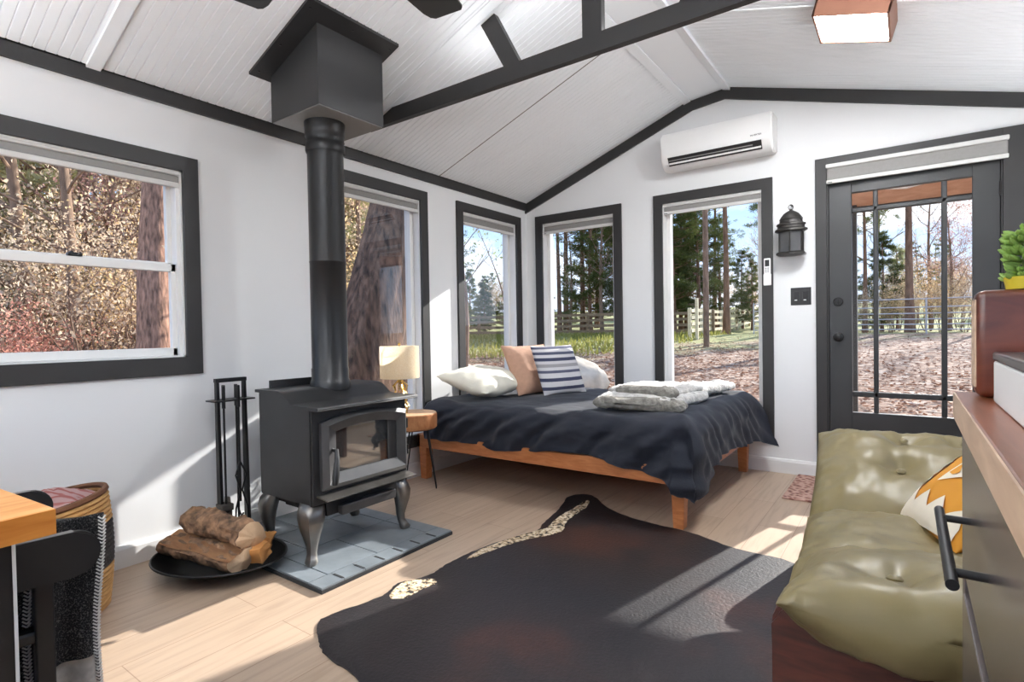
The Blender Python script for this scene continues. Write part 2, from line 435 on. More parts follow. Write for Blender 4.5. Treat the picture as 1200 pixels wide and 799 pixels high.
for k, (wl, a0, a1, z0, z1) in WIN.items():
    ha0, ha1, hz0, hz1 = hole(WIN[k])
    bm = BM()
    wbox(bm, wl, a0, a0+CW+.004, -.02, 0, z0, z1, .002); wbox(bm, wl, a1-CW-.004, a1, -.02, 0, z0, z1, .002)
    wbox(bm, wl, a0+CW, a1-CW, -.02, 0, z1-CT-.004, z1, .002); wbox(bm, wl, a0+CW, a1-CW, -.02, 0, z0, z0+CB+.004, .002)
    win = struct(obj('window_%d' % k, bm, M['dark']))
    bm = BM(); t = .012
    wbox(bm, wl, ha0, ha0+t, -.002, WT, hz0, hz1); wbox(bm, wl, ha1-t, ha1, -.002, WT, hz0, hz1)
    wbox(bm, wl, ha0, ha1, -.002, WT, hz0, hz0+t); wbox(bm, wl, ha0, ha1, -.002, WT, hz1-t, hz1)
    obj('jamb_liner', bm, M['trimwhite'], win)
    bm = BM(); f = .034; i0, i1, j0, j1 = ha0+t, ha1-t, hz0+t, hz1-t
    if k != 1:
        wbox(bm, wl, i0, i0+f, .06, .12, j0, j1, .004); wbox(bm, wl, i1-f, i1, .06, .12, j0, j1, .004)
        wbox(bm, wl, i0, i1, .06, .12, j0, j0+f, .004); wbox(bm, wl, i0, i1, .06, .12, j1-f, j1, .004)
        obj('sash_frame', bm, M['vinyl'], win)
        bm = BM(); wbox(bm, wl, i0+f-.004, i1-f+.004, .088, .092, j0+f-.004, j1-f+.004)
        obj('glass_pane', bm, M['glass'], win)
    else:
        mz = 1.43
        for nm, w0, w1, q0, q1 in (('upper_sash', .07, .10, mz-.01, j1), ('lower_sash', .035, .065, j0, mz+.02)):
            bm = BM(); f = .038
            wbox(bm, wl, i0, i0+f, w0, w1, q0, q1, .003); wbox(bm, wl, i1-f, i1, w0, w1, q0, q1, .003)
            wbox(bm, wl, i0, i1, w0, w1, q0, q0+.04, .003); wbox(bm, wl, i0, i1, w0, w1, q1-.04, q1, .003)
            s = obj(nm, bm, M['vinyl'], win)
            bm = BM(); wbox(bm, wl, i0+f-.004, i1-f+.004, (w0+w1)/2-.002, (w0+w1)/2+.002, q0+.036, q1-.036)
            obj('glass_pane', bm, M['glass'], s)
        bm = BM(); wbox(bm, wl, i1-.016, i1+.001, .012, .12, j0, j1, .002); wbox(bm, wl, i0-.001, i0+.016, .012, .12, j0, j1, .002)
        obj('sash_track', bm, M['vinyl'], win)
        bm = BM(); bx(bm, -.062, -.03, -3.60, -3.545, mz+.02, mz+.036, .004); bx(bm, -.055, -.037, -3.59, -3.575, mz+.034, mz+.042, .003)
        obj('sash_lock', bm, M['blackmetal'], win)

# roller blinds
def blind(name, wl, u0, u1, w, z0, z1, label):
    zt = z1; h = z1-z0
    org = (-w, (u0+u1)/2, z0) if wl == 'L' else ((u0+u1)/2, w, z0)
    t = thing('roller_blind', label, 'blind', org)
    bm = BM()
    wbox(bm, wl, u0, u1, w-.012, w+.045, z1-.028, z1, .006)
    wbox(bm, wl, u0+.004, u1-.004, w+.03, w+.04, z0+.01, z1-.01)
    obj('cassette', bm, M['blindcase'], t)
    bm = BM(); pr = [(.0, 0), (.012, -.006), (.02, -.03), (.016, -.05), (.004, -.062)]
    wbox(bm, wl, u0+.006, u1-.006, w-.004, w+.024, z0+.022, z1-.026, .01)
    obj('rolled_fabric', bm, M['blind'], t)
    bm = BM(); wbox(bm, wl, u0+.003, u1-.003, w-.010, w+.012, z0, z0+.026, .005)
    obj('bottom_rail', bm, M['blindcase'], t)
    bm = BM(); wbox(bm, wl, u0+.012, u0+.04, w-.0115, w-.009, z0+.006, z0+.011)
    obj('end_clip', bm, M['blackplastic'], t)
    return t
blind('b', 'L', -4.27, -3.13, .012, 1.835, 1.925, 'white roller blind rolled up at the head of the double-hung window')
blind('b', 'L', -2.2, -1.447, .012, 1.985, 2.08, 'white roller blind above the window behind the wood stove')
blind('b', 'L', -.955, -.188, .012, 1.975, 2.08, 'white roller blind in the tall window on the left wall nearest the corner')
blind('b', 'F', .190, .925, .012, 1.99, 2.09, 'white roller blind in the far wall window behind the pillows')
blind('b', 'F', 1.363, 2.125, .012, 2.015, 2.105, 'white roller blind in the window below the air conditioner')
blind('b', 'F', 2.545, 3.50, -.035, 2.062, 2.198, 'wide grey-white roller blind mounted across the top of the door')

# ------------------------------------------------------------------ door
bm = BM()
bx(bm, 2.478, 2.547, -.02, 0, 0, 2.25, .002); bx(bm, 3.474, 3.60, -.02, 0, 0, 2.25, .002); bx(bm, 2.547, 3.474, -.02, 0, 2.085, 2.25, .002)
bx(bm, 2.543, 2.556, 0, WT, 0, 2.09); bx(bm, 3.466, 3.478, 0, WT, 0, 2.09); bx(bm, 2.543, 3.478, 0, WT, 2.07, 2.09)
casing = struct(obj('trim_7', bm, M['dark']))
cols = [(2.694, 2.817), (2.845, 3.181), (3.211, 3.334)]
rows = [(.478, .586), (.622, 1.852), (1.884, 1.99)]
y0, y1 = .012, .055
bm = BM()
bx(bm, 2.558, 2.694, y0, y1, .012, 2.068, .003); bx(bm, 3.334, 3.464, y0, y1, .012, 2.068, .003)
bx(bm, 2.694, 3.334, y0, y1, .012, rows[0][0], .002); bx(bm, 2.694, 3.334, y0, y1, rows[2][1], 2.068, .002)
door = struct(obj('door_1', bm, M['doorpaint']))
bm = BM()
bx(bm, cols[0][1], cols[1][0], y0+.003, y1-.003, rows[0][0], rows[2][1], .006); bx(bm, cols[1][1], cols[2][0], y0+.003, y1-.003, rows[0][0], rows[2][1], .006)
bx(bm, 2.694, 3.334, y0+.003, y1-.003, rows[0][1], rows[1][0], .006); bx(bm, 2.694, 3.334, y0+.003, y1-.003, rows[1][1], rows[2][0], .006)
obj('muntins', bm, M['doorpaint'], door)
bm = BM(); bx(bm, 2.69, 3.338, .032, .036, .474, 1.994); obj('glass_pane', bm, M['glass'], door)
bm = BM(); lathe(bm, [(.0, .0), (.034, 0), (.034, .006), (.012, .01), (.011, .03), (.022, .036), (.029, .05), (.027, .064), (.015, .072), (0, .073)], 24)
xf(bm, Tr(2.612, y0, 1.0) @ Rx(pi/2)); obj('knob', bm, M['blackmetal'], door, True)
bm = BM(); lathe(bm, [(0, 0), (.03, 0), (.03, .008), (.026, .012), (0, .012)], 24); bx(bm, -.006, .006, -.016, .016, .012, .026, .002)
xf(bm, Tr(2.612, y0, 1.245) @ Rx(pi/2)); obj('deadbolt', bm, M['blackmetal'], door, True)
for z in (.25, 1.85):
    bm = BM(); bx(bm, 3.458, 3.472, .0, .014, z, z+.09, .003); obj('hinge', bm, M['blackmetal'], door)
bm = BM(); bx(bm, 2.556, 3.466, -.01, WT, 0, .012, .002); obj('threshold', bm, M['dark'], door)

# ------------------------------------------------------------------ wall mounted things
# air conditioner on the far wall
AX0, AX1, AZ0, AZ1 = 1.425, 2.235, 2.325, 2.612
ac = thing('air_conditioner', 'white mini split air conditioner high on the far wall under the gable', 'air conditioner', ((AX0+AX1)/2, 0, AZ0))
def acprof(y_off=0):
    # (y,z) profile, y negative into the room
    return [(0, AZ0+.02), (-.10, AZ0), (-.165, AZ0+.03), (-.205, AZ0+.085), (-.212, AZ0+.12), (-.205, AZ0+.25), (-.185, AZ0+.278), (-.15, AZ1), (0, AZ1)]
bm = BM(); prism(bm, acprof(), AX0, AX1, 'x')
bmesh.ops.bevel(bm, geom=[e for e in bm.edges if len({round(v.co.x, 4) for v in e.verts}) == 1 and e.calc_length() > .001], offset=.012, segments=3, affect='EDGES')
obj('body', bm, M['whiteplastic'], ac, True)
bm = BM()  # outlet recess, follows the sloping lower front
n0 = Vector((0, -.055, .04)).normalized()
def outp(x, s, d):  # s along slope 0..1 from (-.165,+.03) to (-.205,+.085)
    y = -.160-.042*s; z = AZ0+.026+.058*s
    return Vector((x, y-.8*d, z-.6*d))
def strip(bm, xa, xb, s0, s1, d0, d1):
    P = [outp(x, s, d) for x in (xa, xb) for s in (s0, s1) for d in (d0, d1)]
    V = [bm.verts.new(p) for p in P]
    for f in ((0, 1, 3, 2), (4, 6, 7, 5), (0, 4, 5, 1), (2, 3, 7, 6), (0, 2, 6, 4), (1, 5, 7, 3)): bm.faces.new([V[i] for i in f])
strip(bm, AX0+.06, AX1-.07, .1, 1.05, .0, .008); obj('air_outlet', bm, M['blackplastic'], ac)
bm = BM(); strip(bm, AX0+.065, AX1-.075, .30, .46, .004, .016); obj('louvre', bm, M['whiteplastic'], ac)
bm = BM(); strip(bm, AX0+.065, AX1-.13, .66, .74, .006, .012)
obj('vane', bm, M['greyplastic'], ac)
def text(body, size, M4, mat, parent, name='lettering', extrude=.0006):
    cu = bpy.data.curves.new(name, 'FONT'); cu.body = body; cu.size = size; cu.extrude = extrude; cu.align_x = 'CENTER'
    tmp = bpy.data.objects.new(name, cu); COL.objects.link(tmp)
    dg = bpy.context.evaluated_depsgraph_get()
    me = bpy.data.meshes.new_from_object(tmp.evaluated_get(dg)); bpy.data.objects.remove(tmp)
    b2 = BM(); b2.from_mesh(me); xf(b2, M4); bpy.data.meshes.remove(me)
    return obj(name, b2, mat, parent)
text('INVERTER', .017, Tr(AX1-.105, -.2125, AZ0+.118) @ Rx(pi/2), M['blackplastic'], ac)

# remote control in its holder on the window casing
rm = thing('remote_control', 'white remote control in a holder on the dark window casing', 'remote control', (2.163, -.02, 1.385))
bm = BM(); bx(bm, 2.138, 2.19, -.040, -.020, 1.385, 1.47, .005); obj('holder', bm, M['whiteplastic'], rm)
bm = BM(); bx(bm, 2.141, 2.187, -.037, -.022, 1.41, 1.585, .006); obj('handset', bm, M['whiteplastic'], rm, True)
bm = BM(); bx(bm, 2.149, 2.179, -.0385, -.036, 1.525, 1.572, .001); obj('display', bm, M['blackplastic'], rm)
bm = BM()
for i in range(3):
    for j in range(2): bx(bm, 2.150+.016*j, 2.161+.016*j, -.0388, -.0365, 1.482+.013*i, 1.489+.013*i, .001)
obj('buttons', bm, M['greyplastic'], rm)

# switch plate
sw = thing('light_switch', 'black double light switch plate beside the door', 'light switch', (2.38, 0, 1.23))
bm = BM(); bx(bm, 2.315, 2.447, -.006, 0, 1.232, 1.358, .003); obj('plate', bm, M['blackplastic'], sw)
for x in (2.352, 2.410):
    bm = BM(); bx(bm, x-.017, x+.017, -.012, -.004, 1.262, 1.328, .003); p = obj('rocker', bm, M['blackmetal'], sw)
    bm = BM(); bx(bm, x-.011, x+.006, -.0135, -.011, 1.264, 1.271, .001); obj('marker', bm, M['whiteplastic'], p)

# hanging wall lantern (half octagonal)
ln = thing('wall_lantern', 'dark metal moroccan style lantern hung on the wall above the switch', 'lantern', (2.331, 0, 1.585))
lc = (2.331, -.075)
def octa(bm, prof, seg=6, rot=pi/6):
    rings = []
    for r, z in prof: rings.append([bm.verts.new((lc[0]+r*cos(rot+2*pi*k/seg), lc[1]+.72*r*sin(rot+2*pi*k/seg), z)) for k in range(seg)])
    for a, b in zip(rings, rings[1:]):
        for k in range(seg): bm.faces.new((a[k], a[(k+1) % seg], b[(k+1) % seg], b[k]))
    bm.faces.new(rings[0][::-1]); bm.faces.new(rings[-1])
bm = BM(); octa(bm, [(.088, 1.585), (.106, 1.59), (.106, 1.602), (.09, 1.612)]); obj('base_plate', bm, M['bronze'], ln)
bm = BM()
for k in range(6):
    a = pi/6+2*pi*k/6; p = (lc[0]+.083*cos(a), lc[1]+.06*sin(a))
    tube(bm, [(p[0], p[1], 1.608), (p[0], p[1], 1.755)], .006, 6)
obj('corner_posts', bm, M['bronze'], ln)
bm = BM(); octa(bm, [(.078, 1.608), (.078, 1.755)]); obj('panes', bm, plain('smoked_glass', lin(84, 84, 84), .2, var=.15, ns=12, metal=.2), ln)
bm = BM(); octa(bm, [(.092, 1.752), (.107, 1.760), (.105, 1.772), (.088, 1.780), (.088, 1.797), (.096, 1.801), (.094, 1.812), (.076, 1.818), (.074, 1.838), (.078, 1.842), (.066, 1.862), (.050, 1.884), (.03, 1.897), (.012, 1.906), (.008, 1.915)], 12, 0)
obj('roof', bm, M['bronze'], ln, True, angle=30)
bm = BM(); tube(bm, [(lc[0]+.016*cos(2*pi*k/16), lc[1], 1.928+.018*sin(2*pi*k/16)) for k in range(16)], .0025, 6, closed=True); obj('hanging_ring', bm, M['bronze'], ln, True)
bm = BM(); bx(bm, 2.325, 2.337, -.08, 0, 1.942, 1.948, .001); obj('hook', bm, M['bronze'], ln)

# ceiling light (square, slope mounted)
def ceil_light(x, y, label, cat='ceiling light', L=30):
    sl = -math.atan(.288) if x > RX else math.atan(.37)
    z = cz(x)
    t = thing('ceiling_light', label, cat, (x, y, z))
    R = Ry(-sl) if True else None
    h = .165; d = .10
    bm = BM()
    for a in ((-h, -h+.012, -h, h), (h-.012, h, -h, h), (-h, h, -h, -h+.012), (-h, h, h-.012, h)): bx(bm, a[0], a[1], a[2], a[3], -d, .006, .003)
    xf(bm, R); obj('frame', bm, M['copper'], t, world=False)
    bm = BM(); bx(bm, -h+.012, h-.012, -h+.012, h-.012, -d+.006, -.01, .01); xf(bm, R); obj('diffuser', bm, emit('lit_diffuser', (.97, .985, 1, 1), L), t, world=False)
    return t
LAMP_L = 62
ceil_light(2.81, -1.185, 'square wood-rimmed ceiling light glowing white on the right slope', L=78)

# ceiling fan
fan = thing('ceiling_fan', 'black ceiling fan whose blade tips show at the top edge', 'ceiling fan', (1.865, -3.63, 2.08))
fc = (1.865, -3.63)
bm = BM(); lathe(bm, [(0, 2.06), (.07, 2.06), (.105, 2.09), (.105, 2.17), (.06, 2.21), (.02, 2.22), (0, 2.22)], 28, (fc[0], fc[1], 0)); obj('motor', bm, M['blackmetal'], fan, True)
bm = BM(); tube(bm, [(fc[0], fc[1], 2.2), (fc[0], fc[1], 2.91)], .013, 12); lathe(bm, [(.02, 2.84), (.065, 2.87), (.07, 2.93)], 20, (fc[0], fc[1], 0)); obj('downrod', bm, M['blackmetal'], fan, True)
for i in range(5):
    a = radians(97+72*i-.0)
    bm = BM()
    V = []
    for (r, w) in [(.16, .045), (.22, .058), (.5, .068), (.53, .062), (.542, .05)]:
        V.append((r, w))
    pts = [(r, -w) for r, w in V]+[(r, w) for r, w in V[::-1]]
    prism(bm, pts, 2.108, 2.114, 'z'); bx(bm, .08, .2, -.018, .018, 2.114, 2.122, .002)
    xf(bm, Rx(radians(8)) if False else Matrix.Identity(4)); xf(bm, Tr(fc[0], fc[1], 0) @ Rz(a)); obj('blade', bm, M['blackwood'], fan)
bm = BM(); lathe(bm, [(0, 1.965), (.05, 1.97), (.085, 2.0), (.095, 2.06)], 28, (fc[0], fc[1], 0)); obj('fill_light_bowl', bm, emit('fill_bowl_glow', (.95, .98, 1, 1), 50), fan, True)  # fill light added under the fan, out of view

# fill lamps with upward bowls, added out of view to brighten the ceiling
def fill_lamp(x, y, L, label):
    t = thing('fill_floor_lamp', label, 'floor lamp', (x, y, 0))
    bm = BM(); lathe(bm, [(0, 0), (.13, 0), (.13, .012), (.03, .025), (0, .026)], 28, (x, y, 0)); obj('base', bm, M['blackmetal'], t, True)
    bm = BM(); tube(bm, [(x, y, .02), (x, y, 1.18)], .012, 10); obj('pole', bm, M['blackmetal'], t, True)
    bm = BM(); lathe(bm, [(.02, 1.17), (.08, 1.19), (.14, 1.25), (.165, 1.32), (.16, 1.32), (.135, 1.255), (.075, 1.2), (0, 1.19)], 32, (x, y, 0), cap=False); obj('fill_lamp_bowl', bm, M['blackmetal'], t, True)
    bm = BM(); lathe(bm, [(0, 1.245), (.125, 1.245), (.125, 1.255), (0, 1.255)], 28, (x, y, 0)); obj('fill_disc', bm, emit('fill_disc_glow', (.97, .985, 1, 1), L), t, True)
fill_lamp(3.74, -.85, 42, 'added black fill lamp out of view in the corner between the door and futon')
fill_lamp(.32, -5.45, 240, 'added black fill lamp out of view in the rear corner by the table')
# ring of white globes added behind the view as fill light
ch = thing('fill_globe_ring', 'added ring of six white fill light globes in the rear half of the room', 'fill_globe_ring', (1.85, -5.1, 1.55))
bm = BM(); tube(bm, [(1.85+.30*cos(2*pi*k/40), -5.1+.30*sin(2*pi*k/40), 1.72) for k in range(40)], .009, 8, closed=True); obj('ring', bm, M['blackmetal'], ch, True)
bm = BM(); tube(bm, [(1.85, -5.1, 2.25), (1.85, -5.1, 2.92)], .008, 8)
for k in range(3): tube(bm, [(1.85, -5.1, 2.25), (1.85+.30*cos(2*pi*k/3), -5.1+.30*sin(2*pi*k/3), 1.72)], .004, 6)
obj('fill_ring_suspension', bm, M['blackmetal'], ch)
for k in range(6):
    gx, gy = 1.85+.30*cos(2*pi*k/6), -5.1+.30*sin(2*pi*k/6)
    bm = BM(); lathe(bm, [(0, 1.55), (.05, 1.562), (.08, 1.60), (.09, 1.635), (.08, 1.67), (.05, 1.705), (0, 1.715)], 24, (gx, gy, 0)); obj('fill_globe', bm, emit('fill_globe_glow', (.95, .98, 1, 1), CH_L), ch, True)
# ------------------------------------------------------------------ flue box and stove
fb = thing('flue_box', 'black square ceiling support box around the stove pipe', 'flue box', (.53, -2.63, 2.18))
bx0, bx1, by0, by1, bz = .335, .735, -2.83, -2.432, 2.178
bm = BM()
prism(bm, [(bx0, bz), (bx1, bz), (bx1, cz(bx1)), (bx0, cz(bx0))], by0, by1, 'y'); obj('box', bm, M['boxpaint'], fb)
bm = BM(); bx(bm, bx0+.004, bx1-.004, by0+.004, by1-.004, bz-.004, bz+.002); obj('soffit', bm, M['boxunder'], fb)
bm = BM()
fx0, fx1, fy0, fy1 = .305, .825, -2.93, -2.395
prism(bm, [(fx0, cz(fx0)-.014), (fx1, cz(fx1)-.014), (fx1, cz(fx1)+.004), (fx0, cz(fx0)+.004)], fy0, fy1, 'y')
obj('flange', bm, M['boxpaint'], fb)
for (x, y) in [(fx0+.04, fy0+.03), (fx1-.04, fy0+.03), (fx1-.04, fy1-.03), (fx0+.04, fy1-.03), (.54, fy0+.03), (fx1-.04, -2.66)]:
    bm = BM(); lathe(bm, [(0, -.004), (.006, -.003), (.007, 0)], 8, (x, y, cz(x)-.014)); obj('screw', bm, M['blackmetal'], fb)

px, py_ = .535, -2.655
pp = thing('stove_pipe', 'tall black stove pipe rising from the wood stove to the flue box', 'stove pipe', (px, py_, .80))
bm = BM(); lathe(bm, [(.104, .79), (.104, .815), (.098, .84), (.094, .845), (.094, .9), (.091, .905), (.091, 1.45), (.0925, 1.452), (.0925, 1.458), (.091, 1.46), (.091, 2.18)], 40, (px, py_, 0)); obj('pipe', bm, M['stovepipe'], pp, True)
bm = BM(); lathe(bm, [(.096, 2.02), (.099, 2.03), (.099, 2.06), (.096, 2.065), (.096, 2.10), (.1, 2.105), (.1, 2.14), (.103, 2.176)], 40, (px, py_, 0), cap=False); obj('collar', bm, M['blackmetal'], pp, True)
for k in range(6):
    a = 2*pi*k/6; bm = BM(); lathe(bm, [(0, -.004), (.004, -.003), (.005, 0)], 8)
    xf(bm, Tr(px+.095*cos(a), py_+.095*sin(a), 2.085) @ Rz(a) @ Ry(-pi/2)); obj('screw', bm, M['blackmetal'], pp)

# stove
SX0, SX1, SY0, SY1, SB = .385, .80, -2.965, -2.385, .295
st = thing('wood_stove', 'black cast iron wood stove with curved legs on slate hearth', 'wood stove', (.59, -2.675, .025))
bm = BM()
prism(bm, [(SX0, SB), (SX1, SB), (SX1, .732), (.70, .735), (.665, .745), (.60, .79), (.565, .798), (SX0, .798)], SY0, SY1, 'y')
obj('firebox', bm, M['stove'], st)
bm = BM()
top = [(SX0-.012, .798), (.566, .798), (.60, .790), (.665, .746), (.70, .736), (.885, .734), (.89, .742), (.885, .752), (.70, .752), (.675, .758), (.612, .802), (.575, .812), (SX0-.012, .812)]
prism(bm, top, SY0-.014, SY1+.014, 'y'); bmesh.ops.bevel(bm, geom=[e for e in bm.edges if abs(e.verts[0].co.y-e.verts[1].co.y) > .3 and max(v.co.x for v in e.verts) > .88], offset=.004, segments=2, affect='EDGES')
obj('top_plate', bm, M['stove'], st, True, angle=25)
bm = BM(); bx(bm, SX0-.012, SX0+.004, SY0+.06, SY1-.06, .805, .85, .003); obj('heat_shield', bm, M['stove'], st)
# front plate + door
bm = BM(); bx(bm, SX1-.002, SX1+.012, SY0+.004, SY1-.004, SB+.002, .732, .003); obj('front_plate', bm, M['stove'], st)
dy0, dy1, dz0, dz1 = -2.925, -2.405, .362, .695
arch = lambda t, z, e: [(y, z+e*(1-((y-(dy0+dy1)/2)/((dy1-dy0)/2))**2)) for y in np.linspace(*t, 9)]
bm = BM()
gy0, gy1, gz0, gz1 = -2.852, -2.478, .432, .640
def doorring(x, iy, iz, o):  # outline ring with 8x? points
    pass
out = [(dy0, dz0), (dy1, dz0), (dy1, dz1-.02)]+[(y, z) for y, z in arch((dy1, dy0), dz1-.02, .035)][1:-1]+[(dy0, dz1-.02)]
inn = [(gy0, gz0), (gy1, gz0), (gy1, gz1-.015)]+[(gy1+(gy0-gy1)*k/8, gz1-.015+.022*(1-((k-4)/4)**2)) for k in range(1, 8)]+[(gy0, gz1-.015)]
mid = [((a[0]+b[0]*2)/3, (a[1]+b[1]*2)/3) for a, b in zip(inn, out)]
X = SX1+.012
layers = [[(X, y, z) for y, z in out], [(X+.022, y, z) for y, z in out], [(X+.042, y, z) for y, z in mid], [(X+.026, y, z) for y, z in inn], [(X+.004, y, z) for y, z in inn]]
R_ = [[bm.verts.new(p) for p in L] for L in layers]
for a, b in zip(R_, R_[1:]):
    n = len(a)
    for i in range(n): bm.faces.new((a[i], a[(i+1) % n], b[(i+1) % n], b[i]))
dr = obj('door', bm, M['doorframe'], st)
bm = BM(); prism(bm, [(y, z) for y, z in inn], X+.010, X+.016, 'x'); obj('door_glass', bm, M['stoveglass'], dr)
bm = BM(); prism(bm, [(gy1-.055, gz0), (gy1, gz0), (gy1, gz1-.0), (gy1-.055, gz1+.004)], X+.017, X+.020, 'x'); obj('glass_retainer', bm, M['stove'], dr)
bm = BM(); tube(bm, [(X+.03, -2.878, .545), (X+.062, -2.878, .543)], .008, 10)
tube(bm, [(X+.06, -2.874, .55), (X+.075, -2.885, .50), (X+.085, -2.90, .43), (X+.085, -2.905, .395)], [.008, .013, .016, .013], 12); obj('handle', bm, M['blackplastic'], dr, True)
for z in (.46, .60):
    bm = BM(); tube(bm, [(X+.015, dy1+.006, z-.025), (X+.015, dy1+.006, z+.025)], .009, 10); obj('hinge', bm, M['blackmetal'], dr, True)
# ash lip and drawer
bm = BM(); prism(bm, [(SX1, .335), (SX1+.095, .327), (SX1+.098, .332), (SX1, .345)], SY0+.02, SY1-.01, 'y'); obj('ash_shelf', bm, M['castmetal'], st)
bm = BM(); bx(bm, .47, SX1+.01, -2.89, -2.46, .232, SB+.002, .004); obj('ash_box', bm, M['stove'], st)
bm = BM(); bx(bm, SX1+.01, SX1+.05, -2.83, -2.50, .228, .275, .006); obj('ash_drawer', bm, M['doorframe'], st)
bm = BM(); bx(bm, .45, .60, SY0+.05, SY0+.10, .255, SB, .003); obj('air_control', bm, M['blackmetal'], st)
def stove_leg(cx, cy, dx, dy):
    """cabriole leg: knee bulges outward, thin ankle, ball foot"""
    bm = BM(); D = Vector((dx, dy, 0)).normalized(); S = Vector((-D.y, D.x, 0))
    prof = [(.300, .00, .055, .040), (.27, .018, .062, .046), (.235, .030, .062, .046), (.19, .034, .052, .038), (.145, .030, .038, .028), (.105, .026, .027, .021), (.075, .030, .022, .019), (.055, .040, .026, .022), (.038, .048, .030, .027), (.026, .048, .024, .022)]
    rings = []
    for z, off, w, d in prof:
        c = Vector((cx, cy, z))+D*off
        ring = []
        for k in range(16):
            a = 2*pi*k/16; ca, sa = cos(a), sin(a)
            kx = 1.0+.18*max(0, ca)*(abs(sa) < .25)
            ring.append(bm.verts.new(c+D*(d*ca*kx)+S*(w*sa*(1-.25*max(0, ca)))))
        rings.append(ring)
    for a, b in zip(rings, rings[1:]):
        for k in range(16): bm.faces.new((a[k], a[(k+1) % 16], b[(k+1) % 16], b[k]))
    bm.faces.new(rings[0]); bm.faces.new(rings[-1][::-1])
    return bm
for cx, cy, dx, dy in [(.755, -2.93, .7, -.7), (.755, -2.425, .7, .7), (.42, -2.915, -.75, -.65), (.42, -2.43, -.75, .65)]:
    obj('leg', stove_leg(cx, cy, dx, dy), M['castmetal'], st, True, angle=60)

# hearth pad of slate tiles
hp = thing('hearth_pad', 'grey slate tile hearth pad beneath the wood stove', 'hearth pad', (.52, -2.675, 0))
HX0, HX1, HY0, HY1 = .02, 1.03, -3.08, -2.272
bm = BM(); bx(bm, HX0, HX1, HY0, HY1, 0, .017, .002); obj('base', bm, M['grout'], hp)
bm = BM()
def tile(x0, x1, y0, y1, g=.0025): bx(bm, x0+g, x1-g, y0+g, y1-g, .012, .0245+random.uniform(-.0006, .0006), .0015)
fxs = HX1-.10
ys = np.linspace(HY0+.003, HY1-.003, 8)
for a, b in zip(ys, ys[1:]):
    tile(fxs, HX1-.003, a, b, .0015)
xs = [HX0+.003, .31, .61, fxs]
for i, (a, b) in enumerate(zip(xs, xs[1:])):
    yy = [HY0+.003, HY0+.10, -2.70, HY1-.10, HY1-.003] if i != 1 else [HY0+.003, HY0+.10, -2.86, -2.52, HY1-.10, HY1-.003]
    for c, d in zip(yy, yy[1:]): tile(a, b, c, d)
obj('tiles', bm, M['slate'], hp)
for y in ys[1:-1]:
    bm = BM(); bx(bm, fxs+.02, HX1-.012, y-.006, y+.006, .0235, .026, .001); obj('joint', bm, M['grout'], hp)

# ------------------------------------------------------------------ fireplace tools
FT = thing('fireplace_tool_stand', 'black metal fireplace tool stand between the wall and stove', 'tool stand', (.15, -2.985, .025))
tx = .15
bm = BM(); bx(bm, .04, .28, -3.075, -2.895, .0255, .034, .003); obj('base', bm, M['blackmetal'], FT)
for y, yb in ((-3.055, -3.055), (-2.915, -2.905)):
    bm = BM(); 
    for dx in (0,):
        prism(bm, [(tx-.012, .03), (tx+.03, .03), (tx+.012, .85), (tx-.012, .85)], y-.007, y+.007, 'y')
    obj('post', bm, M['blackmetal'], FT)
bm = BM(); bx(bm, tx-.014, tx+.014, -3.065, -2.905, .842, .862, .002); obj('top_bar', bm, M['blackmetal'], FT)
bm = BM(); bx(bm, tx-.05, tx+.05, -3.09, -2.88, .745, .753, .002); obj('hanger', bm, M['blackmetal'], FT)
def tool(nm, label, x, y, kind):
    t = thing(nm, label, 'fireplace tool', (x, y, .06), 0, 'fireplace tools on the stand')
    bm = BM(); bx(bm, x-.012, x+.012, y-.005, y+.005, .71, .825, .003); obj('grip', bm, M['blackmetal'], t)
    bm = BM()
    tube(bm, [(x, y, .715), (x, y, .22)], .0055, 8); obj('rod', bm, M['blackmetal'], t, True)
    bm = BM()
    if kind == 'brush':
        bx(bm, x-.05, x+.02, y-.03, y+.03, .19, .225, .005)
        for k in range(60):
            a = random.uniform(-.045, .015); b = random.uniform(-.026, .026)
            tube(bm, [(x+a, y+b, .195), (x+a*1.15, y+b*1.15, .11)], .0028, 4)
        obj('brush_head', bm, plain('dark_bristle', lin(64, 58, 54), .9), t)
    elif kind == 'shovel':
        gridmesh(bm, lambda u, v: Vector((x+.05*(u-.5)*2*(.6+.4*min(1, v*2)), y+.006+.012*cos((u-.5)*3), .24-.17*v)), 9, 6)
        r = bmesh.ops.solidify(bm, geom=bm.faces[:], thickness=.003); obj('pan', bm, M['castmetal'], t)
    elif kind == 'tongs':
        for s in (-1, 1):
            tube(bm, [(x, y, .43), (x+.01, y+s*.028, .36), (x+.01, y+s*.004, .28), (x+.01, y+s*.03, .19), (x+.01, y+s*.034, .12), (x+.012, y+s*.004, .075)], .0045, 6)
        obj('jaws', bm, M['blackmetal'], t, True)
    else:
        tube(bm, [(x, y, .24), (x, y, .1), (x+.02, y, .075)], .006, 8); tube(bm, [(x, y, .16), (x+.03, y, .13), (x+.045, y, .15)], .005, 8)
        obj('hook', bm, M['blackmetal'], t, True)
tool('hearth_brush', 'hearth brush with grey square head hanging on the tool stand', .185, -3.04, 'brush')
tool('ash_shovel', 'ash shovel with flat metal pan hanging on the tool stand', .125, -3.01, 'shovel')
tool('fire_tongs', 'fire tongs with curved looped jaws hanging on the tool stand', .185, -2.965, 'tongs')
tool('fire_poker', 'fire poker with hooked tip hanging on the tool stand', .125, -2.945, 'poker')

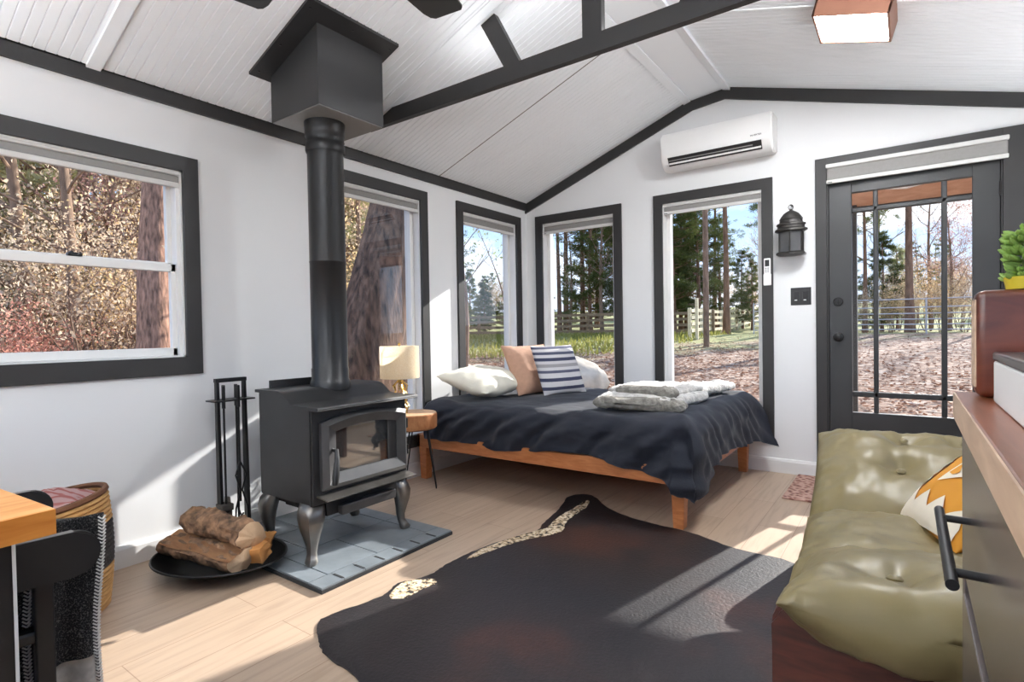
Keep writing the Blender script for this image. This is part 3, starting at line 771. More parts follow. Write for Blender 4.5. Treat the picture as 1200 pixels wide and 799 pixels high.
# ------------------------------------------------------------------ log tray and logs
lt = thing('log_tray', 'black shallow metal log tray on the floor beside the hearth', 'log tray', (.42, -3.19, 0))
bm = BM()
def dish(r, a):
    # elongated bowl rotated
    ex, ey = .305*r*cos(a), .24*r*sin(a)
    th = radians(22); X_ = .42+ex*cos(th)-ey*sin(th); Y_ = -3.19+ex*sin(th)+ey*cos(th)
    return (X_, Y_, .004+.066*r**2.4)
seg = 48
prev = None; rad_ = [0.02, .2, .4, .6, .75, .87, .95, 1.0]
rings = [[bm.verts.new(dish(r, 2*pi*k/seg)) for k in range(seg)] for r in rad_]
bm.faces.new(rings[0])
for a, b in zip(rings, rings[1:]):
    for k in range(seg): bm.faces.new((a[k], a[(k+1) % seg], b[(k+1) % seg], b[k]))
bmesh.ops.solidify(bm, geom=bm.faces[:], thickness=.004)
obj('dish', bm, M['blackmetal'], lt, True)
bm = BM(); tube(bm, [Vector(dish(1.0, 2*pi*k/64))+Vector((0, 0, .002)) for k in range(64)], .005, 8, closed=True); obj('rim', bm, M['blackmetal'], lt, True)

M['bark'] = plain('log_bark', lin(128, 98, 74), .9, var=.8, ns=26, bump=1.0, bs=34, scale=(1, 1, 1))
M['splitwood'] = wood('split_wood', lin(160, 112, 76), lin(198, 154, 112), .8, (3, 16, 16), bump=.3)
M['cutend'] = plain('cut_end_wood', lin(196, 166, 134), .85, var=.18, ns=14, bump=.3, bs=40)
M['orangewood'] = plain('orange_split_wood', lin(200, 140, 80), .8, var=.22, ns=9, bump=.4, bs=22)
def logmesh(L, r, section, nseg=18, seg=22, amp=.012, end=None, seed=0, slant=0):
    """section(a) -> radius multiplier; axis +x centred. returns (side bm, caps bm)"""
    bm = BM(); rings = []
    for i in range(nseg+1):
        x = -L/2+L*i/nseg
        ring = []
        for k in range(seg):
            a = 2*pi*k/seg; R = r*section(a)*(1+.06*mnoise.noise(Vector((x*6, cos(a)*1.2+seed, sin(a)*1.2))))+amp*fbm(x*14+seed, cos(a)*2.4, sin(a)*2.4)
            xx = x+(slant*cos(a)*r if i in (0, nseg) else 0)
            ring.append((xx, R*cos(a), R*sin(a)))
        rings.append(ring)
    V = [[bm.verts.new(p) for p in R] for R in rings]
    for a, b in zip(V, V[1:]):
        for k in range(seg): bm.faces.new((a[k], a[(k+1) % seg], b[(k+1) % seg], b[k]))
    caps = []
    for R, s in ((rings[0], -1), (rings[-1], 1)):
        cap = BM(); caps.append(cap); c = cap.verts.new((R[0][0]+s*.004, sum(p[1] for p in R)/seg, sum(p[2] for p in R)/seg))
        vv = [cap.verts.new((p[0], p[1]*1.0, p[2]*1.0)) for p in R]
        for k in range(seg): cap.faces.new((c, vv[k], vv[(k+1) % seg]))
    return bm, caps
def place_log(name, label, L, r, section, loc, rz, ry, sm, rxx=0, **kw):
    t = thing(name, label, 'firewood', loc, 0, 'firewood in the black tray')
    b1, c1 = logmesh(L, r, section, **kw)
    Mx = Rz(rz) @ Ry(ry) @ Rx(rxx)
    for q in [b1]+c1: xf(q, Mx)
    obj('bark' if sm is M['bark'] else 'split_face', b1, sm, t, True, world=False, angle=50)
    for q in c1: obj('cut_end', q, M['cutend'], t, world=False)
place_log('firewood_log', 'round bark-covered log lying on top of the split log', .40, .066, lambda a: 1 if not (3.6 < a < 5.2) else .86, (.415, -3.175, .186), radians(10), radians(3), M['bark'], amp=.02, seed=3, slant=.25)
# split log: flat top, bark below
t = thing('firewood_log', 'flat-topped split log lying at the front of the tray', 'firewood', (.395, -3.25, .108), 0, 'firewood in the black tray')
sec = lambda a: min(1.0, .42/max(.05, sin(a))) if 0 < a < pi else 1.0
b1, c1 = logmesh(.46, .062, sec, amp=.010, seed=9, slant=.2)
flat = BM()
Mx = Rz(radians(12)) @ Ry(radians(2)) @ Rx(radians(20))
gridmesh(flat, lambda u, v: Vector((-.23+.46*u+.004, (-.058+.116*v)*(.9+.1*sin(u*9)), (.027)+.003*fbm(u*9, v*7, 2))), 22, 8)
bmesh.ops.solidify(flat, geom=flat.faces[:], thickness=.012)
for q in [b1, flat]+c1: xf(q, Mx)
obj('bark', b1, M['bark'], t, True, world=False, angle=50); [obj('cut_end', q, M['cutend'], t, world=False) for q in c1]; obj('split_face', flat, M['splitwood'], t, True, world=False)
def chunk(label, loc, size, seed, mat):
    bm = BM(); bmesh.ops.create_cube(bm, size=1); bmesh.ops.subdivide_edges(bm, edges=bm.edges[:], cuts=5, use_grid_fill=True)
    for v in bm.verts:
        c = v.co.copy(); k = 1-.45*(c.x+.5)*.8
        v.co = Vector((c.x*size[0], c.y*size[1]*k, c.z*size[2]*(1-.25*(c.y+.5)))) + Vector((fbm(c.x*3+seed, c.y*3, c.z*3), fbm(c.y*3, c.z*3+seed, c.x*3), fbm(c.z*3, c.x*3, c.y*3+seed)))*.008
    xf(bm, Rz(seed) @ Rx(.3))
    o = obj('firewood_chunk', bm, mat, None, True, angle=35); o.location = loc
    return tag(o, label, 'firewood', 'firewood in the black tray')
chunk('pale orange split wood chunk lying at the right end of the tray', (.60, -3.125, .105), (.12, .10, .075), .35, M['orangewood'])
chunk('small rough orange wood chunk standing behind the other chunk', (.54, -3.04, .108), (.08, .075, .075), 2.2, M['orangewood'])

# ------------------------------------------------------------------ bed
bed = thing('bed_frame', 'low orange-brown wooden platform bed frame in the corner', 'bed', (1.04, -.8, 0))
BX0, BX1, BY0, BY1 = .05, 2.045, -1.56, -.06
bm = BM(); bx(bm, BX0, BX1-.02, BY0, BY0+.03, .235, .332, .004); obj('side_rail', bm, M['bedwood'], bed)
bm = BM(); bx(bm, BX0, BX1-.02, BY1-.03, BY1, .235, .332, .004); obj('side_rail', bm, M['bedwood'], bed)
bm = BM(); bx(bm, BX1-.03, BX1, BY0, BY1, .235, .332, .004); obj('foot_rail', bm, M['bedwood'], bed)
bm = BM(); bx(bm, BX0, BX0+.03, BY0, BY1, .235, .332, .004); obj('head_rail', bm, M['bedwood'], bed)
for x, y in ((BX0+.005, BY0+.002), (BX0+.005, BY1-.082), (BX1-.085, BY0+.002), (BX1-.085, BY1-.082)):
    bm = BM(); vs = bx(bm, x, x+.08, y, y+.08, 0, .325, .005)
    for v in bm.verts:
        if v.co.z < .1:
            cx, cy = x+.04, y+.04; v.co.x = cx+(v.co.x-cx)*.72; v.co.y = cy+(v.co.y-cy)*.72
    obj('leg', bm, M['bedwood'], bed)
bm = BM()
for k in range(14): bx(bm, BX0+.05+k*.14, BX0+.13+k*.14, BY0+.02, BY1-.02, .275, .298)
obj('slats', bm, M['bedwood'], bed)
bm = BM(); bx(bm, .06, 2.01, -1.50, -.075, .30, .545, .05, 4); tag(obj('mattress', bm, M['mattress'], None, True), 'mattress on the bed frame hidden under the navy duvet', 'mattress')

# duvet
def duvet():
    bm = BM()
    cx0, cx1, cy0, cy1 = .12, 1.98, -1.45, -.12   # inner flat region (edge radius outside)
    Rr = .11
    nu, nv = 170, 130
    def hem_near(x):   # drop along near side
        t = (x-.02)/2.1
        return .262+.012*sin(t*6+.4)+.010*sin(t*17+1)+(.17*max(0, (t-.70)/.30)**1.5)
    def hem_foot(y):
        t = (y+1.6)/1.58     # 0 near,1 far
        return .28+.16*(1-t)**3-.05*sin(t*6)+.16*max(0, (t-.80)/.2)**1.5
    def f(u, v):
        # flat cloth coordinates
        X = cx0-.38+u*(.38+cx1-cx0+.62); Y = cy0-.62+v*(.62+cy1-cy0+.20)
        ex = 0; 
        ox = max(0, X-cx1); oxl = max(0, cx0-X); oy = max(0, cy0-Y); oyf = max(0, Y-cy1)
        # scale overhangs to hem length
        px_ = min(max(X, cx0), cx1); py2 = min(max(Y, cy0), cy1)
        hn, hf = hem_near(px_)+Rr*.5, hem_foot(py2)+Rr*.5
        dn = oy/.62*hn; df = ox/.62*hf; dl = oxl/.38*.20; dfar = oyf/.20*.26
        if oy > 0 and ox > 0:
            hc = .46
            m_ = max(oy, ox)/.62; dd = m_*hc*(1+.10*min(oy, ox)/max(oy, ox))
            ang = atan2(oy, ox)
            dirv = Vector((cos(ang), -sin(ang), 0)); d = dd; 
        else:
            d = max(dn, df, dl, dfar)
            dirv = Vector((0, 0, 0))
            if dn == d: dirv = Vector((0, -1, 0))
            elif df == d: dirv = Vector((1, 0, 0))
            elif dl == d: dirv = Vector((-1, 0, 0))
            else: dirv = Vector((0, 1, 0))
            if d == 0: dirv = Vector((0, 0, 0))
        zt = .572+.03*max(0, min(1, (X-1.2)/.8))+.012*fbm(X*2.2, Y*2.2, 1.3)+.006*fbm(X*6, Y*6, 4)
        # top puff, diagonal creases
        zt += .006*sin((X*1.3+Y*2.1)*9+2*fbm(X*1.5, Y*1.5, 7))*(.4+.6*min(1, max(0, .3-(min(abs(Y-cy0), abs(X-cx1))))/.3))
        if d < Rr*pi/2:
            a = d/Rr; out = Rr*sin(a); down = Rr*(1-cos(a))
        else:
            out = Rr; down = Rr+(d-Rr*pi/2)
        P = Vector((px_, py2, zt))+dirv*out-Vector((0, 0, down))
        hang = max(0, d-.05)
        if hang > 0:
            s = (px_*1.0+ (py2)*-1.0)
            if dirv.y < -.7:
                w = .020*sin((px_-.9*P.z)*15+1.8*fbm(px_*2, P.z*3, 0))+.013*sin((px_-1.1*P.z)*34+fbm(px_*3, P.z*4, 1)*3)+.010*fbm(px_*8, P.z*8, 2)
            elif dirv.x > .7:
                w = .010*sin((py2+.5*P.z)*23+2.5*fbm(py2*3, P.z*2, 3))+.008*sin((py2+.7*P.z)*47+2*fbm(py2*5, P.z*5, 1))+.008*fbm(py2*9, P.z*7, 5)
            else:
                w = .02*sin(atan2(-dirv.y, dirv.x)*7+1)
            if dirv.x < -.5 or dirv.y > .5: w = 0
            P += dirv*(w*min(1, hang/.12)+hang*(.10+(.28*max(0, (py2+.42)/.3)**2 if dirv.x > .7 else 0) if dirv.x > -.5 and dirv.y < .5 else 0))
        if dirv.x < -.5: P.x = max(P.x, .022)
        P.y = min(P.y, -.024)
        return P
    gridmesh(bm, f, nu, nv)
    bmesh.ops.solidify(bm, geom=bm.faces[:], thickness=.012)
    return bm
o = obj('duvet', duvet(), M['duvet'], None, True, angle=180); tag(o, 'dark navy duvet draped over the bed', 'duvet')

# pillows
def cushion(lx, ly, t, nu=36, nv=36, p=2.6, e=.55, pinch=.05, buttons=(), wr=.0, seed=0, bdepth=.06, bw=.07, box=0, pleat=0):
    """soft cushion in local coords, thickness along z"""
    bm = BM()
    def surf(s):
        V = []
        for i in range(nu+1):
            row = []
            for j in range(nv+1):
                u = -1+2*i/nu; v = -1+2*j/nv
                u = math.copysign(abs(sin(u*pi/2)), u) if True else u; v = math.copysign(abs(sin(v*pi/2)), v)
                h = (max(0, 1-abs(u)**p)*max(0, 1-abs(v)**p))**e
                x = lx/2*u*(1-pinch*(1-v*v)); y = ly/2*v*(1-pinch*(1-u*u))
                z = s*t/2*h
                for (bu, bv) in buttons:
                    dx, dy = x-bu*lx/2, y-bv*ly/2; r2 = sqrt(dx*dx+dy*dy)
                    z -= s*bdepth*exp(-(r2/bw)**2)*(h > .05)
                    th = atan2(dy, dx); z -= s*.010*abs(sin(th*2.5+bu*3+seed))**3*exp(-r2/(bw*2.2))*min(1, r2/.03)*(h > .05)
                if pleat and 0 < i < nu and 0 < j < nv:
                    ed = max(abs(u), abs(v)); al = y if abs(u) > abs(v) else x
                    z += s*pleat*sin(al*70+2*sin(al*23+seed))*max(0, (ed-.62)/.38)**1.2*(1-max(0, (ed-.93)/.07))
                if wr and 0 < i < nu and 0 < j < nv:
                    z += s*wr*fbm(x*7+seed, y*7, s*2.0)+s*wr*.6*fbm(x*20+seed, y*5, s)
                row.append((x, y, z))
            V.append(row)
        return V
    T = surf(1); B = surf(-1)
    tv = [[bm.verts.new(p) for p in r] for r in T]
    bv = [[tv[i][j] if i in (0, nu) or j in (0, nv) else bm.verts.new(B[i][j]) for j in range(nv+1)] for i in range(nu+1)]
    for i in range(nu):
        for j in range(nv):
            bm.faces.new((tv[i][j], tv[i+1][j], tv[i+1][j+1], tv[i][j+1]))
            q = (bv[i][j], bv[i][j+1], bv[i+1][j+1], bv[i+1][j])
            try: bm.faces.new(q)
            except ValueError: pass
    return bm
def basis(x, y, z, o):
    m = Matrix((x, y, z)).transposed().to_4x4(); m.translation = o; return m

# white pillow: long axis along y, resting against the wall side
bm = cushion(.44, .70, .20, wr=.012, seed=4, pinch=.07)
zx = Vector((1, .12, -.26)).normalized(); zy = Vector((-.12, 1, .02)); zy = (zy-zx*zy.dot(zx)).normalized(); zz = zx.cross(zy)
xf(bm, basis(zx, zy, zz, Vector((.335, -1.09, .700))))
tag(obj('pillow', bm, M['pillowwhite'], None, True, angle=180), 'cream white bed pillow lying flat at the head of the bed', 'pillow')
def lean_pillow(name, w, h, t, base, rz, lean, mat, label, **kw):
    bm = cushion(w, h, t, **kw)   # local x=width, y=height, z=normal
    n = Vector((cos(rz), sin(rz), 0)); side = Vector((-sin(rz), cos(rz), 0)); up = (Vector((0, 0, 1))*cos(lean)-n*sin(lean)).normalized(); nn = side.cross(up)
    xf(bm, basis(side, up, nn, Vector(base)+up*(h/2)))
    return tag(obj(name, bm, mat, None, True, angle=180), label, 'pillow')
lean_pillow('throw_pillow', .47, .44, .17, (.60, -.72, .572), radians(-14), radians(28), M['pillowbrown'], 'tan brown knitted square pillow between the white and striped pillows', wr=.008, seed=8, pinch=.06)
# striped pillow material
m, nt, b = base_mat('striped_cotton')
c_ = nt.new('ShaderNodeTexCoord'); sp = nt.new('ShaderNodeSeparateXYZ'); nt.link(c_.outputs['Generated'], sp.inputs[0])
vv = sp.outputs['Z']
white_, navy_ = lin(198, 196, 198), lin(58, 62, 86)
st_ = [(0, white_)]
for a, w_, c in [(.10, .065, navy_), (.27, .07, navy_), (.44, .055, lin(84, 87, 106)), (.555, .07, lin(150, 147, 150)), (.68, .07, navy_), (.81, .055, lin(74, 78, 98)), (.925, .05, lin(66, 70, 92))]:
    st_ += [(a, c), (a+w_, white_)]
r = ramp(nt, vv, st_); r.color_ramp.interpolation = 'CONSTANT'
nt.link(r.outputs[0], b.inputs['Base Color']); b.inputs['Roughness'].default_value = .9
n_ = nt.new('ShaderNodeTexNoise', Scale=160.0); bp = nt.new('ShaderNodeBump', Strength=.3, Distance=.003); nt.link(c_.outputs['Object'], n_.inputs['Vector']); nt.link(n_.outputs[0], bp.inputs['Height']); nt.link(bp.outputs[0], b.inputs['Normal'])
M['stripe'] = m
lean_pillow('throw_pillow', .44, .42, .15, (.80, -.66, .574), radians(-18), radians(24), M['stripe'], 'navy and white striped square pillow leaning in front', wr=.006, seed=2, pinch=.05)

# fluffy throw blanket on the foot of the bed
M['fur'] = plain('grey_white_plush', lin(190, 187, 182), .95, var=.3, ns=22, bump=.9, bs=75, sheen=.4)
def pad(lx, ly, t, loc, rz, seed, nu=56, nv=44, bump=.010):
    bm = BM()
    def f(u, v):
        # closed tube cross-section around y axis (v along length, u around)
        a = 2*pi*u; ex = .38
        c, s = cos(a), sin(a)
        X = lx/2*math.copysign(abs(c)**ex, c); Z = t/2*math.copysign(abs(s)**.7, s)
        k = (1-abs(2*v-1)**6)**.35 if 0 < v < 1 else 0.0
        Y = ly*(v-.5); X *= .86+.14*k+.04*sin(v*9+seed); Z *= max(.02, k)
        n = fbm(X*9+seed, Y*9, Z*9); n2 = abs(mnoise.noise(Vector((X*34+seed, Y*34, Z*34))))
        d = Vector((c*.3, 0, s)); 
        return Vector((X, Y, Z))+d*(bump*2.0*n2+bump*n)
    V = gridmesh(bm, f, nu, nv, wrapu=True)
    for row in (0, nv-1): bm.faces.new([V[i][row] for i in range(nu)])
    xf(bm, Tr(*loc) @ Rz(rz)); return bm
b1 = pad(.50, .62, .075, (1.68, -1.05, .638), radians(-6), 1)
parts = [pad(.44, .50, .055, (1.66, -.97, .685), radians(-12), 4), pad(.26, .60, .07, (1.76, -.62, .650), radians(-8), 7), pad(.16, .40, .06, (1.86, -.34, .650), radians(-10), 9)]
for p_ in parts:
    me = bpy.data.meshes.new('t'); p_.to_mesh(me); p_.free(); b1.from_mesh(me); bpy.data.meshes.remove(me)
tbk = tag(obj('throw_blanket', b1, M['fur'], None, True, angle=180), 'grey and white plush throw folded on the foot of the bed', 'blanket')
M['furgrey'] = plain('grey_plush', lin(142, 138, 130), .95, var=.35, ns=26, bump=1.0, bs=80)
obj('folded_edge', pad(.54, .10, .06, (1.70, -1.345, .632), radians(4), 12, nv=20, bump=.013), M['furgrey'], tbk, True, angle=180, world=False, label='grey folded front edge')
obj('folded_edge', pad(.40, .09, .05, (1.70, -1.22, .696), radians(-9), 15, nv=20, bump=.013), M['furgrey'], tbk, True, angle=180, world=False, label='grey folded upper edge')

# ------------------------------------------------------------------ side table and lamp
sc_ = (.24, -1.79)
tb = thing('side_table', 'round wood slice side table on black hairpin legs', 'side table', (sc_[0], sc_[1], 0))
bm = BM(); lathe(bm, [(0, .425), (.158, .425), (.168, .435), (.17, .48), (.168, .525), (.162, .53)], 40, (sc_[0], sc_[1], 0)); obj('slab', bm, M['sidewood'], tb, True)
bm = BM(); lathe(bm, [(0, .5315), (.163, .5315), (.163, .529), (0, .529)], 40, (sc_[0], sc_[1], 0)); obj('tabletop', bm, M['sidetop'], tb)
for k in range(3):
    a = radians(40+120*k)
    d = Vector((cos(a), sin(a), 0)); s = Vector((-sin(a), cos(a), 0)); c0 = Vector((sc_[0], sc_[1], 0))
    bm = BM(); f0 = c0+d*.155
    tube(bm, [c0+d*.10+s*.05+Vector((0, 0, .425)), f0+s*.008+Vector((0, 0, .015)), f0+Vector((0, 0, .005)), f0-s*.008+Vector((0, 0, .015)), c0+d*.10-s*.05+Vector((0, 0, .425))], .005, 8)
    obj('leg', bm, M['blackmetal'], tb, True)
lm = thing('table_lamp', 'table lamp with white drum shade and gold wire base', 'lamp', (.185, -1.845, .532))
lx_, ly_ = .185, -1.845
bm = BM(); rr = []
lathe(bm, [(.133, .772), (.132, .99)], 48, (lx_, ly_, 0), cap=False); bmesh.ops.solidify(bm, geom=bm.faces[:], thickness=.0012); obj('lamp_shade', bm, M['shade'], lm, True)
bm = BM(); random.seed(3)
lathe(bm, [(.05, .532), (.05, .540), (0, .540)], 24, (lx_, ly_, 0))
for k in range(14):
    a = 2*pi*k/14; zz_ = .54; pts = []
    for i in range(7):
        r = [.045, .062, .04, .058, .034, .05, .012][i]*random.uniform(.8, 1.15); a += random.uniform(-.55, .55); pts.append((lx_+r*cos(a), ly_+r*sin(a), .54+.036*i))
    tube(bm, pts, .0032, 6)
obj('wire_base', bm, M['gold'], lm)
bm = BM(); tube(bm, [(lx_, ly_, .74), (lx_, ly_, .80)], .014, 12); tube(bm, [(lx_-.13, ly_, .985), (lx_+.13, ly_, .985)], .0022, 6); tube(bm, [(lx_, ly_-.13, .985), (lx_, ly_+.13, .985)], .0022, 6); tube(bm, [(lx_, ly_, .8), (lx_, ly_, .995)], .003, 6); obj('harp', bm, M['gold'], lm)
bm = BM(); lathe(bm, [(0, .80), (.018, .805), (.03, .85), (.026, .88), (0, .895)], 20, (lx_, ly_, 0)); obj('bulb', bm, plain('bulb_glass', lin(240, 238, 230), .3), lm, True)
bm = BM(); lathe(bm, [(0, .995), (.008, .998), (.009, 1.006), (.003, 1.014), (0, 1.016)], 12, (lx_, ly_, 0)); obj('finial', bm, M['gold'], lm, True)
# wall outlet by the bed leg
ol = thing('wall_outlet', 'white wall outlet below the side table', 'outlet', (.0, -1.92, .27))
bm = BM(); bx(bm, 0, .006, -1.955, -1.885, .25, .365, .002); obj('plate', bm, M['whiteplastic'], ol)
bm = BM(); bx(bm, .006, .03, -1.94, -1.90, .27, .30, .004); obj('plug', bm, M['whiteplastic'], ol)

# ------------------------------------------------------------------ rug
out = [(1.244, -3.256), (1.20, -3.215), (1.205, -3.15), (1.235, -3.05), (1.255, -2.96), (1.245, -2.90), (1.225, -2.86), (1.225, -2.81), (1.262, -2.77), (1.282, -2.70), (1.275, -2.64), (1.265, -2.57), (1.268, -2.47), (1.275, -2.364), (1.30, -2.25), (1.325, -2.155), (1.37, -2.06), (1.39, -1.99), (1.35, -1.88), (1.325, -1.75), (1.305, -1.64), (1.255, -1.48), (1.215, -1.39), (1.245, -1.30), (1.301, -1.258), (1.38, -1.29), (1.459, -1.374), (1.56, -1.46), (1.667, -1.51), (1.80, -1.545), (1.93, -1.56), (2.05, -1.565), (2.16, -1.60), (2.27, -1.655), (2.40, -1.675), (2.52, -1.67), (2.60, -1.70), (2.64, -1.80), (2.63, -2.04), (2.66, -2.4), (2.70, -2.75), (2.78, -3.0), (2.82, -3.25), (2.74, -3.5), (2.55, -3.62), (2.25, -3.66), (1.98, -3.62), (1.82, -3.50), (1.72, -3.40), (1.60, -3.35), (1.50, -3.345), (1.42, -3.34), (1.34, -3.31), (1.285, -3.275)]
def smooth_loop(p, it=2):
    for _ in range(it):
        q = []
        for a, b in zip(p, p[1:]+p[:1]): q += [(.75*a[0]+.25*b[0], .75*a[1]+.25*b[1]), (.25*a[0]+.75*b[0], .25*a[1]+.75*b[1])]
        p = q
    return p
random.seed(5)
def jag(p, amt):
    return [(x+random.uniform(-amt, amt), y+random.uniform(-amt, amt)) for x, y in p]
ol_ = jag(smooth_loop(out, 2), .003)
bm = BM(); prism(bm, ol_, .0005, .006, 'z'); bmesh.ops.triangulate(bm, faces=bm.faces[:])
m, nt, b = base_mat('cowhide_fur')
v = tex(nt)
n1 = nt.new('ShaderNodeTexNoise', Scale=1.3, Detail=5.0); nt.link(v, n1.inputs['Vector'])
n2 = nt.new('ShaderNodeTexNoise', Scale=90.0, Detail=3.0); nt.link(v, n2.inputs['Vector'])
n3 = nt.new('ShaderNodeTexNoise', Scale=14.0, Detail=5.0); nt.link(v, n3.inputs['Vector'])
r1 = ramp(nt, n1.outputs[0], [(.40, lin(30, 27, 29)), (.55, lin(40, 33, 33)), (.72, lin(76, 46, 36))])
# fine fur tone multiplied over the hide colour
mx = nt.new('ShaderNodeMix', data_type='RGBA', blend_type='MULTIPLY'); mx.inputs[0].default_value = .5
r2 = ramp(nt, n2.outputs[0], [(.3, (.55, .55, .55, 1)), (.7, (1.25, 1.2, 1.2, 1))])
nt.link(r1.outputs[0], mx.inputs[6]); nt.link(r2.outputs[0], mx.inputs[7]); nt.link(mx.outputs[2], b.inputs['Base Color'])
b.inputs['Roughness'].default_value = .5; b.inputs['Specular IOR Level'].default_value = .45
bp = nt.new('ShaderNodeBump', Strength=.5, Distance=.004); nt.link(n2.outputs[0], bp.inputs['Height']); nt.link(bp.outputs[0], b.inputs['Normal'])
M['hide'] = m
rug = obj('cowhide_rug', bm, M['hide']); tag(rug, 'dark brown cowhide rug spread on the oak floor', 'rug')
m, nt, b = base_mat('speckled_hide')
v = tex(nt)
n1 = nt.new('ShaderNodeTexNoise', Scale=55.0, Detail=4.0); nt.link(v, n1.inputs['Vector'])
r1 = ramp(nt, n1.outputs[0], [(.40, lin(40, 34, 30)), (.47, lin(176, 152, 118)), (.60, lin(214, 200, 176))])
nt.link(r1.outputs[0], b.inputs['Base Color']); b.inputs['Roughness'].default_value = .8
M['hidespeck'] = m
def strip_poly(center, widths):
    L = []; Rr_ = []
    for i, (p, w) in enumerate(zip(center, widths)):
        a = center[max(0, i-1)]; c = center[min(len(center)-1, i+1)]
        d = Vector((c[0]-a[0], c[1]-a[1])).normalized(); n = Vector((-d.y, d.x))
        L.append((p[0]+n.x*w, p[1]+n.y*w)); Rr_.append((p[0]-n.x*w, p[1]-n.y*w))
    return L+Rr_[::-1]
bm = BM()
prism(bm, jag(smooth_loop(strip_poly([(1.31, -2.48), (1.315, -2.36), (1.345, -2.22), (1.38, -2.1), (1.44, -1.99), (1.46, -1.92), (1.42, -1.82), (1.40, -1.70), (1.40, -1.58), (1.39, -1.47), (1.37, -1.38)], [.008, .026, .03, .034, .045, .05, .034, .034, .03, .028, .012]), 2), .004), .005, .0075, 'z')
prism(bm, jag(smooth_loop([(1.235, -2.85), (1.24, -2.80), (1.28, -2.76), (1.33, -2.72), (1.37, -2.74), (1.345, -2.82), (1.36, -2.90), (1.31, -2.955), (1.275, -2.93)], 2), .004), .005, .0075, 'z')
bmesh.ops.triangulate(bm, faces=bm.faces[:])
obj('speckled_patch', bm, M['hidespeck'], rug, label='cream speckled edge patch')

# doormat
bm = BM(); bx(bm, 2.36, 3.25, -.68, -.03, .0005, .012, .003)
m, nt, b = base_mat('patterned_mat'); v = tex(nt)
vo = nt.new('ShaderNodeTexVoronoi', Scale=34.0); nt.link(v, vo.inputs['Vector'])
r = ramp(nt, vo.outputs['Distance'], [(.1, lin(58, 32, 32)), (.35, lin(142, 96, 84)), (.6, lin(184, 150, 136))]); nt.link(r.outputs[0], b.inputs['Base Color']); b.inputs['Roughness'].default_value = .95
tag(obj('doormat', bm, m), 'reddish patterned doormat on the floor inside the door', 'doormat')

# ------------------------------------------------------------------ futon
FR = radians(3.2)
fo = (2.71, -2.28); 
ft = thing('futon_frame', 'dark reddish wooden futon frame with rounded arms by the counter', 'sofa', (fo[0], fo[1], 0), FR)
def armp(y0, y1):
    bm = BM()
    pr = [(0, .0), (0, .43)]+[(.06-.06*cos(a), .43+.06*sin(a)) for a in np.linspace(0, pi/2, 7)][1:]+[(.80, .49), (.80, 0), (.70, 0), (.70, .12), (.10, .12), (.10, 0)]
    prism(bm, pr, y0, y1, 'y'); bmesh.ops.bevel(bm, geom=[e for e in bm.edges if abs(e.verts[0].co.y-e.verts[1].co.y) < 1e-5], offset=.008, segments=2, affect='EDGES'); return bm
# local frame: x = depth from the front, y along the length
obj('armrest', armp(-.87, -.82), M['redwood'], ft, world=False); obj('armrest', armp(.85, .90), M['redwood'], ft, world=False)
bm = BM(); bx(bm, .03, .07, -.82, .85, .13, .25, .006); obj('front_rail', bm, M['redwood'], ft, world=False)
bm = BM(); bx(bm, .70, .74, -.82, .85, .13, .78, .006); obj('back_frame', bm, M['redwood'], ft, world=False)
bm = BM()
for k in range(9): bx(bm, .05, .72, -.80+k*.2, -.72+k*.2, .235, .255)
obj('slats', bm, M['redwood'], ft, world=False)
FM = Tr(fo[0], fo[1], 0) @ Rz(FR)
def futon_cushion(label, lx, ly, t, loc, tilt, seed, btn, dz=0):
    th = thing('seat_cushion', label, 'cushion', tuple(FM @ Vector(loc)), FR, 'olive futon cushions')
    bm = cushion(lx, ly, t, 80, 80, 3.6, .5, .02, btn, wr=.011, seed=seed, bdepth=.055, bw=.07, pleat=.003)
    R = Rx(tilt); xf(bm, R)
    obj('cover', bm, M['leather'], th, True, world=False, angle=180)
    for (bu, bv) in btn:
        b2 = BM(); lathe(b2, [(0, .007), (.010, .006), (.016, 0), (.014, -.004)], 16)
        xf(b2, R @ Tr(bu*lx/2, bv*ly/2, t/2*.97-.044)); obj('button', b2, M['leather'], th, True, world=False)
    b3 = BM()   # piped seam round the edge
    pts = []
    for k in range(80):
        a = 2*pi*k/80; c, s = cos(a), sin(a); ex = .22
        pts.append((lx/2*math.copysign(abs(c)**ex, c)*.968, ly/2*math.copysign(abs(s)**ex, s)*.968, 0))
    tube(b3, pts, .005, 6, closed=True); xf(b3, R); obj('piping', b3, M['leather'], th, True, world=False)
    return th
futon_cushion('olive leather cushion leaning on the far arm of the futon', .82, .72, .25, (.40, .51, .435), radians(20), 1, [(-.25, -.05), (.42, -.15), (-.2, .62), (.3, .62)])
futon_cushion('olive leather seat cushion in the middle of the futon', .82, .64, .22, (.40, -.125, .345), radians(0), 5, [(.1, .0)])
futon_cushion('olive leather cushion at the near end of the futon by the counter', .80, .68, .24, (.425, -.67, .445), radians(-15), 9, [(.05, -.05), (.62, .4), (-.5, -.5)])
